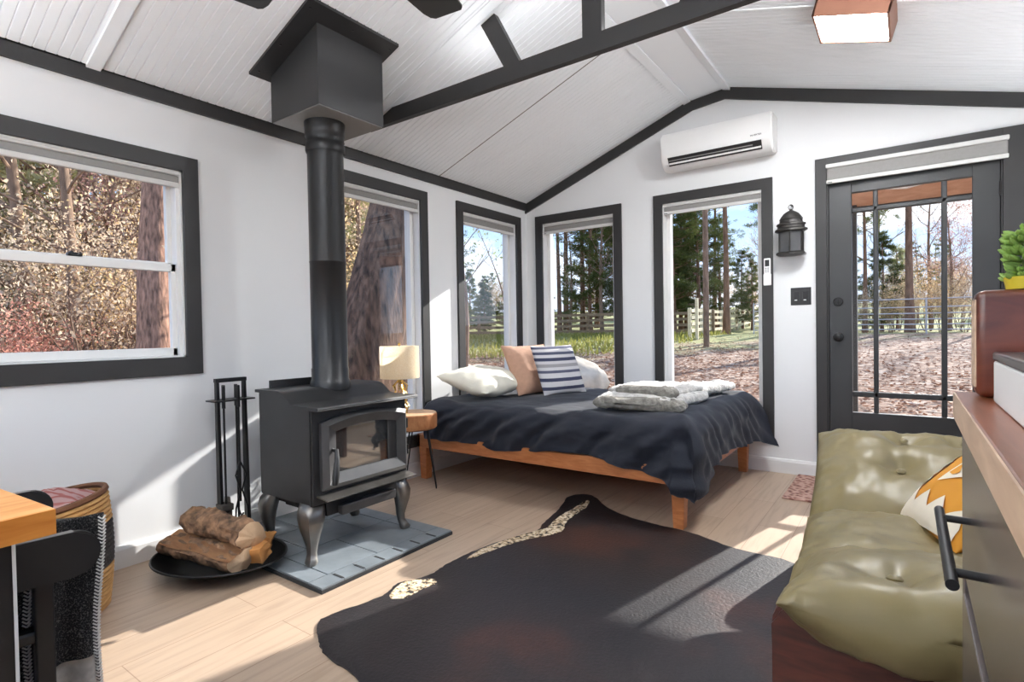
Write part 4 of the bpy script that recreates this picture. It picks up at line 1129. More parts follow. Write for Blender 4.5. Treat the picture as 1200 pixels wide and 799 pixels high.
# mustard pillow
m, nt, b = base_mat('mustard_print')
c_ = nt.new('ShaderNodeTexCoord'); sp = nt.new('ShaderNodeSeparateXYZ'); nt.link(c_.outputs['Object'], sp.inputs[0])
b.inputs['Base Color'].default_value = lin(208, 142, 42); b.inputs['Roughness'].default_value = .85
M['mustard'] = m
M['cream'] = plain('cream_print', lin(236, 226, 206), .9)
mp = thing('throw_pillow', 'mustard yellow pillow with white zigzag print on the futon', 'pillow', (3.2, -2.27, .42))
PS = .44
bm0 = cushion(PS, PS, .16, 34, 34, 2.6, .5, .04, wr=.004, seed=6)
def pill_h(x, y, s=1):
    u, v = 2*x/PS, 2*y/PS
    return s*.08*(max(0, 1-abs(u)**2.6)*max(0, 1-abs(v)**2.6))**.5
nrm = Vector((-.66, -.12, .74)).normalized(); upv = Vector((.7, .15, .7)); upv = (upv-nrm*upv.dot(nrm)).normalized(); sd = upv.cross(nrm)
PM = basis(sd, upv, nrm, Vector((3.195, -2.26, .575))) @ Rz(radians(8))
xf(bm0, PM); obj('cover', bm0, M['mustard'], mp, True, angle=180)
bm = BM()
def patch(poly):
    # subdivided polygon lying on the pillow face
    b2 = BM(); vs = [b2.verts.new((x*PS, y*PS, 0)) for x, y in poly]; b2.faces.new(vs); bmesh.ops.triangulate(b2, faces=b2.faces[:])
    bmesh.ops.subdivide_edges(b2, edges=b2.edges[:], cuts=5, use_grid_fill=True)
    for v in b2.verts: v.co.z = pill_h(v.co.x, v.co.y)+.0035
    me = bpy.data.meshes.new('t'); b2.to_mesh(me); b2.free(); bm.from_mesh(me); bpy.data.meshes.remove(me)
for P_ in ([(-.48, -.34), (-.46, .3), (-.34, .2), (-.40, .12), (-.28, .04), (-.40, -.06), (-.28, -.16), (-.40, -.24)],
           [(-.44, -.48), (-.44, -.36), (-.3, -.24), (-.2, -.36), (-.08, -.24), (.04, -.36), (.16, -.24), (.28, -.36), (.40, -.26), (.45, -.38), (.45, -.48)],
           [(-.12, -.16), (-.06, .14), (.16, -.06)], [(-.2, .44), (-.02, .2), (.02, .44)], [(.2, .2), (.38, .0), (.42, .3)], [(.26, -.1), (.44, -.16), (.44, .06)]):
    patch(P_)
xf(bm, PM); obj('print', bm, M['cream'], mp, True, angle=180)
bm = BM()
patch([(-.07, -.07), (-.04, .04), (.05, -.05), (.0, -.08)])
for v in bm.verts: v.co.z += .002
xf(bm, PM); obj('print_dot', bm, M['mustard'], mp, True)

# ------------------------------------------------------------------ kitchen counter on the right
CX0 = 3.072
cb = thing('kitchen_cabinet', 'black drawer cabinet with a bar handle below the wood counter', 'cabinet', (3.4, -4.4, 0))
bm = BM(); bx(bm, CX0+.018, 3.70, -5.6, -3.315, .0, .928); obj('carcass', bm, M['blackwood'], cb)
bm = BM(); bx(bm, CX0+.001, CX0+.02, -3.335, -3.312, .0, .915, .002); obj('end_stile', bm, M['cabinet'], cb)
def drawer(z0, z1, y0, y1, hz):
    bm = BM(); bx(bm, CX0, CX0+.02, y0, y1, z0, z1, .002); d = obj('drawer', bm, M['cabinet'], cb)
    if hz:
        yc = hz[1]; bm = BM(); tube(bm, [(3.040, yc-.145, hz[0]), (3.040, yc+.145, hz[0])], .0062, 20)
        for y in (yc-.105, yc+.105): tube(bm, [(3.040, y, hz[0]), (CX0, y, hz[0])], .005, 14)
        obj('handle', bm, M['blackmetal'], d, True)
drawer(.698, .908, -3.92, -3.34, (.805, -3.565)); drawer(.36, .658, -3.92, -3.34, None); drawer(.10, .345, -3.92, -3.34, None)
drawer(.10, .908, -4.55, -3.93, None); drawer(.10, .908, -5.2, -4.56, None)
ct = thing('wooden_countertop', 'thick wooden countertop along the black drawer cabinet', 'countertop', (3.4, -4.4, .928))
bm = BM(); bx(bm, 3.064, 3.74, -5.62, -3.30, .928, .970, .0025); obj('slab', bm, M['counterwood'], ct)
bm = BM(); bx(bm, 3.0625, 3.0645, -5.62, -3.302, .929, .969); obj('edge_band', bm, M['counteredge'], ct)
wbk = thing('wooden_block', 'thick walnut wood block planter standing on the countertop end', 'wood block', (3.3, -3.35, .97))
bm = BM(); bx(bm, 3.084, 3.50, -3.39, -3.335, .9705, 1.128, .012, 3); obj('block', bm, M['walnut'], wbk, True)
bm = BM(); bx(bm, 3.0825, 3.088, -3.383, -3.342, .985, 1.115, .002); obj('end_grain', bm, M['counteredge'], wbk)
wb = thing('white_box', 'white box with dark lid on the countertop in front of the block', 'box', (3.2, -3.6, .97))
bm = BM(); bx(bm, 3.099, 3.42, -3.86, -3.44, .9705, 1.028, .003); obj('body', bm, M['whiteplastic'], wb)
bm = BM(); bx(bm, 3.098, 3.421, -3.861, -3.439, 1.028, 1.040, .003); obj('lid', bm, plain('dark_lid', lin(70, 66, 66), .3), wb)
# succulent on the block
sp_ = thing('potted_succulent', 'small green succulent in a yellow pot on the wood block', 'plant', (3.13, -3.362, 1.128))
bm = BM(); lathe(bm, [(0, 1.1285), (.022, 1.1285), (.025, 1.146), (.021, 1.146), (0, 1.142)], 20, (3.142, -3.362, 0)); obj('pot', bm, plain('yellow_pot', lin(196, 176, 40), .5), sp_, True)
bm = BM(); random.seed(11)
for k in range(150):
    a = random.uniform(0, 2*pi); z = random.uniform(1.142, 1.215); r0 = .008+.014*random.random()
    d = Vector((cos(a), sin(a), random.uniform(-.15, .5))).normalized(); p = Vector((3.142, -3.362, z))+Vector((d.x, d.y, 0))*r0*.6
    tube(bm, [p, p+d*.008, p+d*.015+Vector((0, 0, .001)), p+d*.019+Vector((0, 0, .003))], [.0022, .0042, .0038, .0008], 6)
obj('foliage', bm, plain('succulent_green', lin(132, 164, 78), .45, var=.3, ns=40), sp_, True)
bm = BM(); tube(bm, [(3.142, -3.362, 1.14), (3.142, -3.362, 1.205)], .004, 6); obj('stem', bm, plain('stem_green', lin(110, 130, 60), .6), sp_)

# ------------------------------------------------------------------ table, chairs, throw, basket on the left
TR = radians(4.4)
TM = Tr(1.655, -4.10, 0) @ Rz(TR)     # local origin = right far corner of the table top; -x along the top, -y towards the camera
tbl = thing('dining_table', 'black table with thick butcher block top at the left edge', 'table', (1.655, -4.10, 0), TR)
bm = BM(); bx(bm, -1.5, 0, -.78, 0, .70, .75, .003); obj('tabletop', bm, M['tablewood'], tbl, world=False)
bm = BM(); bx(bm, -.001, .0012, -.779, -.001, .701, .749); obj('end_grain', bm, M['tablewood_edge'], tbl, world=False)
bm = BM(); bx(bm, -.195, -.155, -.77, -.02, 0.0, .70, .003); obj('leg_panel', bm, M['blackwood'], tbl, world=False)
bm = BM(); bx(bm, -1.46, -1.42, -.77, -.02, 0.0, .70, .003); obj('leg_panel', bm, M['blackwood'], tbl, world=False)
bm = BM(); bx(bm, -1.42, -.195, -.50, -.46, .58, .70, .003); obj('stretcher', bm, M['blackwood'], tbl, world=False)
bm = BM(); bx(bm, -.156, -.153, -.024, -.018, .01, .70); obj('edge_strip', bm, M['whiteplastic'], tbl, world=False)
M['armtop'] = plain('arm_edge_highlight', lin(120, 118, 120), .4, var=.1)  # lighter grey that paints the highlight along the arm's top edge
def chair(label, loc, rz):
    """black armchair facing the table: flat plank arms with rounded rear ends. local +y is the back"""
    t = thing('armchair', label, 'chair', loc, rz)
    for s in (-1, 1):
        bm = BM(); pr = [(-.42, .535), (-.42, .638)]+[(-.05+.05*sin(a), .5865+.0515*cos(a)) for a in np.linspace(0, pi, 14)]
        prism(bm, pr, s*.262-.011, s*.262+.011, 'x'); bmesh.ops.bevel(bm, geom=[e for e in bm.edges if abs(e.verts[0].co.x-e.verts[1].co.x) < 1e-5], offset=.003, segments=2, affect='EDGES')
        ar = obj('armrest', bm, M['blackwood'], t, world=False)
        bm = BM(); bx(bm, s*.262-.010, s*.262+.010, -.42, -.05, .6375, .6388); obj('edge_highlight', bm, M['armtop'], ar, world=False)
        bm = BM(); bx(bm, s*.262-.016, s*.262+.016, -.40, -.365, 0, .535, .004); obj('front_leg', bm, M['blackwood'], t, world=False)
        bm = BM(); bx(bm, s*.235-.016, s*.235+.016, -.12, -.085, 0, .62, .004); obj('rear_leg', bm, M['blackwood'], t, world=False)
    bm = BM(); bx(bm, -.25, .25, -.115, -.09, .52, .63, .006); obj('backrest', bm, M['blackwood'], t, world=False)
    bm = BM(); bx(bm, -.245, .245, -.42, -.09, .40, .43, .008); obj('seat', bm, M['blackwood'], t, world=False)
    return t
chair('black wooden armchair with throw tucked against the table end', (1.19, -3.945, 0), radians(-5))
chair('black wooden armchair near the wall mostly hidden behind the table', (.69, -3.835, 0), radians(-5)) if False else None
# woven throw gathered over the chair back, falling beside the arm
m, nt, b = base_mat('woven_throw'); v = tex(nt)
w2 = nt.new('ShaderNodeTexVoronoi', Scale=330.0); nt.link(v, w2.inputs['Vector'])
r = ramp(nt, w2.outputs['Distance'], [(.35, lin(30, 30, 32)), (.6, lin(56, 56, 58)), (.8, lin(112, 110, 108))]); nt.link(r.outputs[0], b.inputs['Base Color']); b.inputs['Roughness'].default_value = .95
M['throw'] = m
thr = thing('woven_throw', 'black and white woven throw hanging beside the armrest of the armchair', 'blanket', (1.39, -4.03, .3))
def cl(u, v, off=0):
    # u: near to far along y, v: over the top and down
    y = -4.145+.195*u+.006*sin(v*7)
    if v < .22:
        t = v/.22; x = 1.33+.075*sin(t*pi/2)+off; z = .656+.020*cos(t*pi/2)-.05*u*(1-t)
    else:
        t = (v-.22)/.78; x = 1.405+.012*sin(u*15+t*2)*min(1, t*3)-.03*t+off; z = .656-.46*t
    return Vector((x, y, z))
bm = BM(); gridmesh(bm, lambda u, v: cl(u, v), 40, 40); bmesh.ops.solidify(bm, geom=bm.faces[:], thickness=.006); obj('cloth', bm, M['throw'], thr, True, angle=180)
M['zig'] = plain('white_yarn', lin(206, 204, 200), .95, var=.15, ns=60)
for u0 in (.30, .965):
    bm = BM()
    for k in range(52):
        v = .24+.74*k/52; p = cl(u0, v, .007)
        for s_ in (-1, 1): tube(bm, [p+Vector((0, s_*.0075, .004)), p+Vector((.004, 0, -.003))], .0021, 4)
    obj('zigzag_border', bm, M['zig'], thr)
bm = BM(); gridmesh(bm, lambda u, v: cl(.42+.5*u, .80+.20*v, .009), 24, 8); bmesh.ops.solidify(bm, geom=bm.faces[:], thickness=.004); obj('white_band', bm, M['zig'], thr, True, angle=180)
bm = BM(); gridmesh(bm, lambda u, v: cl(.02+.2*u, .86+.14*v, .009), 12, 8); bmesh.ops.solidify(bm, geom=bm.faces[:], thickness=.004); obj('white_band', bm, M['zig'], thr, True, angle=180)
# wicker basket with blanket
bk = thing('wicker_basket', 'woven seagrass basket with dark bands against the left wall', 'basket', (.28, -3.78, 0))
M['wicker'] = wood('seagrass', lin(160, 116, 66), lin(206, 162, 106), .85, (4, 4, 60), bump=.6)
M['wickerdark'] = plain('dark_seagrass', lin(52, 47, 46), .85, var=.3, ns=30, bump=.5, bs=80)
def bring(bm, z0, z1, n, r0=.185):
    for i in range(n):
        z = z0+(z1-z0)*(i+.5)/n; r = r0+.03*sin(min(1, z/.45)*pi)*.6
        def zz(k): return z+(z/.45)*.035*max(0, cos(2*pi*k/48-1.2))
        tube(bm, [(.28+r*cos(2*pi*k/48), -3.78+r*sin(2*pi*k/48), zz(k)) for k in range(48)], (z1-z0)/n*.56, 6, closed=True)
bm = BM(); bring(bm, .0, .16, 9); lathe(bm, [(0, .004), (.18, .004), (.18, .012), (0, .012)], 32, (.28, -3.78, 0)); obj('lower_weave', bm, M['wicker'], bk, True)
bm = BM(); bring(bm, .16, .32, 9); obj('dark_weave', bm, M['wickerdark'], bk, True)
bm = BM(); bring(bm, .32, .425, 6); obj('upper_weave', bm, M['wicker'], bk, True)
bm = BM(); bring(bm, .425, .447, 1); obj('rim', bm, plain('brown_rim', lin(92, 58, 36), .85, var=.2), bk, True)
bm = BM()
def bl(u, v):
    a = 2*pi*u; r = .165*v
    return Vector((.28+r*cos(a), -3.78+r*sin(a), .435+.05*(1-v*v)+.018*fbm(r*cos(a)*14, r*sin(a)*14, 3)+.01*sin(a*5)*v))
gridmesh(bm, bl, 40, 14, wrapu=True); bmesh.ops.solidify(bm, geom=bm.faces[:], thickness=.01)
m, nt, b = base_mat('pink_striped_blanket'); v = tex(nt, (1, 1, 1), (0, 0, .6))
wv = nt.new('ShaderNodeTexWave', Scale=9.0, Distortion=2.0); nt.link(v, wv.inputs['Vector'])
r = ramp(nt, wv.outputs['Fac'], [(.55, lin(216, 184, 182)), (.85, lin(190, 120, 116))]); nt.link(r.outputs[0], b.inputs['Base Color']); b.inputs['Roughness'].default_value = .95
tag(obj('folded_blanket', bm, m, None, True, angle=180), 'pink striped blanket stuffed in the seagrass basket', 'blanket')
SKY, SUN, EXPO = 1.25, 7.3, 0.70
# ------------------------------------------------------------------ outdoors
def gz(x, y):
    d = math.hypot(max(0, y), max(0, -x))
    s = min(d, 22)
    z = -.30+1.02*(s/22)+2.8*max(0, min(1, (d-27)/40))**1.3
    z += .05*fbm(x*.25, y*.25, 5)*min(1, d/4)
    return z
bm = BM()
xs = sorted(set(list(np.linspace(-60, -14, 24))+list(np.linspace(-14, 12, 66))+list(np.linspace(12, 40, 12))))
ys = sorted(set(list(np.linspace(-14, -6, 6))+list(np.linspace(-6, 24, 70))+list(np.linspace(24, 75, 22))))
V = [[bm.verts.new((x, y, gz(x, y) if not (-.2 < x < 4.2 and -6.1 < y < .2) else -.35)) for y in ys] for x in xs]
for i in range(len(xs)-1):
    for j in range(len(ys)-1): bm.faces.new((V[i][j], V[i+1][j], V[i+1][j+1], V[i][j+1]))
m, nt, b = base_mat('leaf_litter_ground')
v = tex(nt)
vo = nt.new('ShaderNodeTexVoronoi', Scale=9.0); nt.link(v, vo.inputs['Vector'])
n1 = nt.new('ShaderNodeTexNoise', Scale=14.0, Detail=8.0, Roughness=.8); nt.link(v, n1.inputs['Vector'])
sepc = nt.new('ShaderNodeSeparateColor'); nt.link(vo.outputs['Color'], sepc.inputs[0])
r1 = ramp(nt, sepc.outputs[0], [(0, lin(96, 68, 50)), (.35, lin(144, 108, 84)), (.65, lin(170, 136, 110)), (.9, lin(204, 178, 154)), (1, lin(226, 208, 188))])
r2 = ramp(nt, n1.outputs[0], [(.38, (.55, .5, .48, 1)), (.62, (1.1, 1.08, 1.06, 1))])
mx = nt.new('ShaderNodeMix', data_type='RGBA', blend_type='MULTIPLY'); mx.inputs[0].default_value = 1; nt.link(r1.outputs[0], mx.inputs[6]); nt.link(r2.outputs[0], mx.inputs[7])
# grass patches in the meadow by the wooden fence (real ground cover zones)
sx = nt.new('ShaderNodeSeparateXYZ'); nt.link(v, sx.inputs[0])
n3 = nt.new('ShaderNodeTexNoise', Scale=.45, Detail=6.0); nt.link(v, n3.inputs['Vector'])
def mth(op, a, b_=None):
    k = nt.new('ShaderNodeMath', operation=op)
    for i, q in enumerate((a, b_)):
        if q is None: continue
        if isinstance(q, (int, float)): k.inputs[i].default_value = q
        else: nt.link(q, k.inputs[i])
    return k.outputs[0]
dist = mth('ADD', mth('MULTIPLY', sx.outputs[0], -.62), mth('MULTIPLY', sx.outputs[1], .55))
g = mth('ADD', mth('MULTIPLY', mth('SUBTRACT', dist, 8.0), .22), mth('MULTIPLY', mth('SUBTRACT', n3.outputs[0], .5), 3.0))
g.node.use_clamp = True
n4 = nt.new('ShaderNodeTexNoise', Scale=6.0, Detail=8.0, Roughness=.8); nt.link(v, n4.inputs['Vector'])
r3 = ramp(nt, n4.outputs[0], [(.3, lin(92, 104, 52)), (.5, lin(152, 150, 88)), (.7, lin(206, 192, 130))])
mg = nt.new('ShaderNodeMix', data_type='RGBA'); nt.link(g, mg.inputs[0]); nt.link(mx.outputs[2], mg.inputs[6]); nt.link(r3.outputs[0], mg.inputs[7])
nt.link(mg.outputs[2], b.inputs['Base Color']); b.inputs['Roughness'].default_value = .95
bp = nt.new('ShaderNodeBump', Strength=.6, Distance=.05); nt.link(n1.outputs[0], bp.inputs['Height']); nt.link(bp.outputs[0], b.inputs['Normal'])
struct(obj('ground', bm, m, None, True, angle=180))

# numpy mesh builder for foliage
def qmesh(name, quads, mat, smooth=False):
    q = np.asarray(quads, dtype=np.float32)   # n,4,3
    n = len(q); me = bpy.data.meshes.new(name)
    me.vertices.add(n*4); me.vertices.foreach_set('co', q.reshape(-1))
    me.loops.add(n*4); me.loops.foreach_set('vertex_index', np.arange(n*4, dtype=np.int32))
    me.polygons.add(n); me.polygons.foreach_set('loop_start', np.arange(0, n*4, 4, dtype=np.int32)); me.polygons.foreach_set('loop_total', np.full(n, 4, dtype=np.int32))
    me.materials.append(mat); me.update(); me.validate()
    return me
rng = np.random.default_rng(5)
def leaf_quads(P, size, aspect=.55, droop=0):
    P = np.asarray(P); n = len(P)
    a = rng.normal(size=(n, 3)); a /= np.linalg.norm(a, axis=1)[:, None]
    b_ = rng.normal(size=(n, 3)); b_ -= (a*b_).sum(1)[:, None]*a; b_ /= np.linalg.norm(b_, axis=1)[:, None]
    s = (size*rng.uniform(.6, 1.3, n))[:, None]
    c = np.cross(a, b_)*s*.18
    return np.stack([P-a*s*.5, P+b_*s*.5*aspect+c, P+a*s*.5, P-b_*s*.5*aspect+c], 1)
def needle_quads(P, L, W, k, up=.35):
    P = np.repeat(np.asarray(P), k, 0); n = len(P)
    a = rng.normal(size=(n, 3)); a[:, 2] = a[:, 2]*.7+up; a /= np.linalg.norm(a, axis=1)[:, None]
    b_ = rng.normal(size=(n, 3)); b_ -= (a*b_).sum(1)[:, None]*a; b_ /= np.linalg.norm(b_, axis=1)[:, None]
    l = (L*rng.uniform(.6, 1.2, n))[:, None]; w = W*.5
    return np.stack([P-b_*w*.6, P+a*l*.55-b_*w, P+a*l, P+a*l*.55+b_*w], 1)

M['pinebark'] = plain('pine_bark', lin(132, 100, 78), .95, var=.45, ns=7, bump=1.0, bs=12, scale=(1, 1, .25))
M['greybark'] = plain('grey_bark', lin(136, 112, 92), .95, var=.4, ns=10, bump=.8, bs=18, scale=(1, 1, .3))
M['needles'] = leafmat('pine_needles', [lin(78, 90, 50), lin(112, 122, 70), lin(156, 160, 104)], .3)
M['darkneedles'] = leafmat('cedar_needles', [lin(66, 76, 44), lin(100, 108, 62), lin(146, 150, 96)], .3)
M['yellowneedles'] = leafmat('bright_needles', [lin(153, 158, 120), lin(184, 184, 139), lin(208, 199, 153)], .4)
M['orange'] = leafmat('orange_leaves', [lin(206, 160, 123), lin(230, 189, 139), lin(236, 207, 155), lin(189, 178, 136)], .5)
M['tan'] = leafmat('tan_leaves', [lin(189, 163, 139), lin(219, 192, 163), lin(236, 217, 189), lin(200, 187, 147)], .5)
M['red'] = leafmat('red_leaves', [lin(217, 136, 120), lin(234, 152, 132), lin(239, 183, 160), lin(205, 139, 125)], .55)
M['maroon'] = leafmat('maroon_leaves', [lin(160, 127, 123), lin(186, 147, 136), lin(205, 165, 151)], .45)
M['greenleaf'] = leafmat('green_leaves', [lin(155, 171, 125), lin(186, 198, 143), lin(217, 217, 163)], .5)

def trunk_pts(h, lean, wob, seed, n=10):
    r_ = random.Random(seed)
    ph = r_.uniform(0, 6)
    return [Vector((lean[0]*t*h+wob*sin(t*4+ph)*t, lean[1]*t*h+wob*cos(t*3.3+ph)*t, t*h)) for t in [i/(n-1) for i in range(n)]]
def at_h(pts, t):
    k = t*(len(pts)-1); i = min(int(k), len(pts)-2); f = k-i; return pts[i].lerp(pts[i+1], f)

def pine(h=16, r=.17, start=.4, seed=0, nb=46, reach=2.6, mat='needles', dens=9, lean=(0, 0), L=.30, W=.035):
    rr = random.Random(seed); pts = trunk_pts(h, lean, .15, seed)
    tb = BM(); tube(tb, pts, [r*(1.15-.9*i/9)+(.05 if i == 0 else 0) for i in range(10)], 10)
    bb = BM(); tips = []
    for k in range(nb):
        t = start+(1-start)*(k+rr.random())/nb; p = at_h(pts, min(.99, t)); a = rr.uniform(0, 2*pi)
        ln = reach*(1-.75*((t-start)/(1-start))**1.3)*rr.uniform(.55, 1.1)
        d = Vector((cos(a), sin(a), rr.uniform(-.05, .45)))
        q = [p, p+d*ln*.5+Vector((0, 0, -.04*ln)), p+d*ln+Vector((0, 0, .06*ln))]
        tube(bb, q, [.035*ln/2.6+.008, .02*ln/2.6+.005, .004], 5)
        for s in range(int(dens*ln/reach)+2):
            f = rr.uniform(.35, 1.0); c = q[0].lerp(q[2], f)+Vector((rr.gauss(0, .16), rr.gauss(0, .16), rr.gauss(.05, .10)))*ln*.45
            tips.append(tuple(c))
    for s in range(14):
        c = pts[-1]+Vector((rr.gauss(0, .2), rr.gauss(0, .2), rr.uniform(-.6, .3))); tips.append(tuple(c))
    return tb, bb, needle_quads(tips, L, W, 22), mat
def grow(bb, p, d, ln, r, depth, rr, tips, spread=.7):
    n = 4; pts = [p]; q = p.copy(); dd = d.copy()
    for i in range(n):
        dd = (dd+Vector((rr.gauss(0, .13), rr.gauss(0, .13), rr.gauss(.05, .08)))).normalized(); q = q+dd*ln/n; pts.append(q.copy())
        if depth <= 1: tips.append(tuple(q))
    tube(bb, pts, [r*(1-.12*i) for i in range(n+1)], 6 if depth > 1 else 4, cap=False)
    if depth > 0:
        for k in range(rr.choice([2, 3, 3])):
            s = pts[rr.choice([2, 3, 4])]
            e = (dd+Vector((rr.gauss(0, spread), rr.gauss(0, spread), rr.gauss(.15, spread*.6)))).normalized()
            grow(bb, s, e, ln*rr.uniform(.55, .8), r*.55, depth-1, rr, tips, spread)
def hardwood(h=10, r=.13, seed=0, leaves=1200, mat='orange', size=.10, lean=(0, 0), depth=3, spread_leaf=.35, low=.3, nb=12):
    rr = random.Random(seed); pts = trunk_pts(h, lean, .3, seed)
    tb = BM(); tube(tb, pts, [r*(1.1-.95*i/9) for i in range(10)], 9)
    bb = BM(); tips = []
    for k in range(nb):
        t = low+(1-low)*(k+rr.random())/nb; p = at_h(pts, min(.98, t)); a = rr.uniform(0, 2*pi)
        d = Vector((cos(a), sin(a), rr.uniform(.3, .9))).normalized()
        grow(bb, p, d, h*.17*(1.1-.5*t), r*.32*(1.1-.6*t), depth-1, rr, tips)
    T = np.array(tips); idx = rng.integers(0, len(T), leaves)
    P = T[idx]+rng.normal(scale=spread_leaf, size=(leaves, 3))*np.array([1, 1, .8])
    return tb, bb, leaf_quads(P, size), mat
def shrub(h=2.2, w=1.6, seed=0, leaves=1500, mat='orange', size=.07, stems=9):
    rr = random.Random(seed); tb = BM(); bb = BM(); tips = []
    for k in range(stems):
        a = rr.uniform(0, 2*pi); d = Vector((cos(a)*w*.5*rr.uniform(.2, 1)/h, sin(a)*w*.5*rr.uniform(.2, 1)/h, 1)).normalized()
        p = Vector((cos(a)*.1, sin(a)*.1, -.05)); tgt = bb if k else tb
        grow(tgt, p, d, h*rr.uniform(.5, .8), .016, 2, rr, tips, .55)
    T = np.array(tips); idx = rng.integers(0, len(T), leaves)
    P = T[idx]+rng.normal(scale=.13*w/1.6, size=(leaves, 3)); P[:, 2] = np.maximum(P[:, 2], .02)
    return tb, bb, leaf_quads(P, size), mat

def build_plant(kind, data, bark, label, cat='tree', group=None):
    tb, bb, quads, mat = data
    t = thing(kind, label, cat, (0, 0, 0), 0, group)
    me0 = bpy.data.meshes.new('tmp'); bb.to_mesh(me0); bb.free()
    if cat == 'tree':
        obj('trunk', tb, bark, t, True, world=False)
        b3 = BM(); b3.from_mesh(me0); obj('branches', b3, bark, t, True, world=False)
    else:
        tb.from_mesh(me0); obj('stems', tb, bark, t, True, world=False)
    bpy.data.meshes.remove(me0)
    me = qmesh('foliage', quads, M[mat]); o = bpy.data.objects.new('foliage', me); COL.objects.link(o); o.parent = t
    return t
PLANTS = {}
def plant(key, x, y, rz=None, s=1.0, label=None, group=None, dz=0):
    src, used = PLANTS[key]
    loc = (x, y, gz(x, y)+dz-.03)
    rz = random.uniform(0, 2*pi) if rz is None else rz
    if not used:
        PLANTS[key][1] = True; o = src; o.location = loc; o.rotation_euler = (0, 0, rz); o.scale = (s, s, s)
        if label: o['label'] = label
        if group: o['group'] = group
        return o
    return dup(src, loc, rz, s, label, group)
def reg(key, kind, data, bark, cat='tree'): PLANTS[key] = [build_plant(kind, data, bark, kind.replace('_', ' '), cat), False]
reg('pineA', 'pine_tree', pine(17, .19, .38, 1, 52, 2.8), M['pinebark'])
reg('pineB', 'pine_tree', pine(15, .16, .5, 2, 40, 2.4), M['pinebark'])
reg('pineC', 'pine_tree', pine(9, .12, .10, 3, 70, 2.3, 'darkneedles', 11), M['pinebark'])
reg('pineD', 'pine_tree', pine(6.5, .09, .06, 4, 64, 1.9, 'darkneedles', 12), M['pinebark'])
reg('pineY', 'pine_tree', pine(7, .08, .15, 5, 50, 1.8, 'yellowneedles', 9), M['pinebark'])
reg('bare', 'bare_tree', hardwood(11, .15, 6, 350, 'maroon', .12, depth=4, nb=14), M['greybark'])
reg('bareB', 'bare_tree', hardwood(9, .11, 16, 500, 'tan', .12, depth=4, nb=13), M['greybark'])
reg('maroon', 'autumn_tree', hardwood(8, .12, 7, 4420, 'maroon', .085, nb=14, low=.2), M['greybark'])
reg('orange', 'autumn_tree', hardwood(7.5, .10, 8, 6460, 'orange', .085, nb=16, low=.12), M['greybark'])
reg('tan', 'autumn_tree', hardwood(8, .10, 9, 6460, 'tan', .085, nb=16, low=.12), M['greybark'])
reg('green', 'autumn_tree', hardwood(7, .10, 10, 5780, 'greenleaf', .085, nb=15, low=.15), M['greybark'])
reg('shO', 'autumn_shrub', shrub(2.4, 1.8, 21, 2890, 'orange', .055), M['greybark'], 'shrub')
reg('shT', 'autumn_shrub', shrub(2.2, 1.8, 22, 2890, 'tan', .055), M['greybark'], 'shrub')
reg('shR', 'autumn_shrub', shrub(1.5, 1.5, 23, 2210, 'red', .055), M['greybark'], 'shrub')
reg('shG', 'autumn_shrub', shrub(2.0, 1.7, 24, 2550, 'greenleaf', .055), M['greybark'], 'shrub')
reg('sap', 'sapling', hardwood(3.6, .035, 31, 110, 'greenleaf', .085, lean=(-.05, -.12), depth=2, nb=9, low=.35, spread_leaf=.15), M['greybark'])
reg('thin', 'sapling', hardwood(4.2, .04, 33, 160, 'greenleaf', .07, depth=2, nb=10, low=.45, spread_leaf=.2), M['greybark'])

R_ = random.Random(99)
G_l = 'trees in the woods beyond the left wall'; G_f = 'trees beyond the fences'
# big leaning tree close to the window behind the stove
bt = thing('large_tree', 'large leaning tree trunk right outside the window behind the stove', 'tree', (-1.55, -.62, -.35))
bm = BM(); pts = []; rad = []
for i in range(30):
    t = i/29; z = -.4+7*t; pts.append((-1.55-.1*t, -.84+.335*(z-.4), z)); rad.append(.37-.016*z+.25*exp(-(z+.4)*2.4))
tube(bm, pts, rad, 40)
for v in bm.verts:
    a = atan2(v.co.y-(-.84+.335*(v.co.z-.4)), v.co.x+1.55); k = fbm(cos(a)*4, sin(a)*4, v.co.z*.8)
    d = Vector((cos(a), sin(a), 0)); v.co += d*.028*k
bmesh.ops.subdivide_edges(bm, edges=bm.edges[:], cuts=1, use_grid_fill=True)
M['bigbark'] = plain('furrowed_bark', lin(104, 80, 64), .95, var=.8, ns=7, bump=1.0, bs=12, scale=(3, 3, .7))
obj('trunk', bm, M['bigbark'], bt, True, angle=180)
bt2 = thing('pine_tree', 'straight brown pine trunk outside the double-hung window', 'tree', (-4.0, -1.72, gz(-4, -1.72)))
bm = BM(); tube(bm, [(-4.0-.02*i, -1.72+.018*i*i*.2, gz(-4, -1.72)-.05+.5*i) for i in range(20)], [.185-.004*i for i in range(20)], 28)
for v in bm.verts:
    a = atan2(v.co.y+1.7, v.co.x+4.1); v.co += Vector((cos(a), sin(a), 0))*.014*fbm(cos(a)*5, sin(a)*5, v.co.z*1.5)
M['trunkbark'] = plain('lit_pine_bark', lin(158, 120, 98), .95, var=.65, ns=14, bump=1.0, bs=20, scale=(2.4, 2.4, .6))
obj('trunk', bm, M['trunkbark'], bt2, True, angle=180)

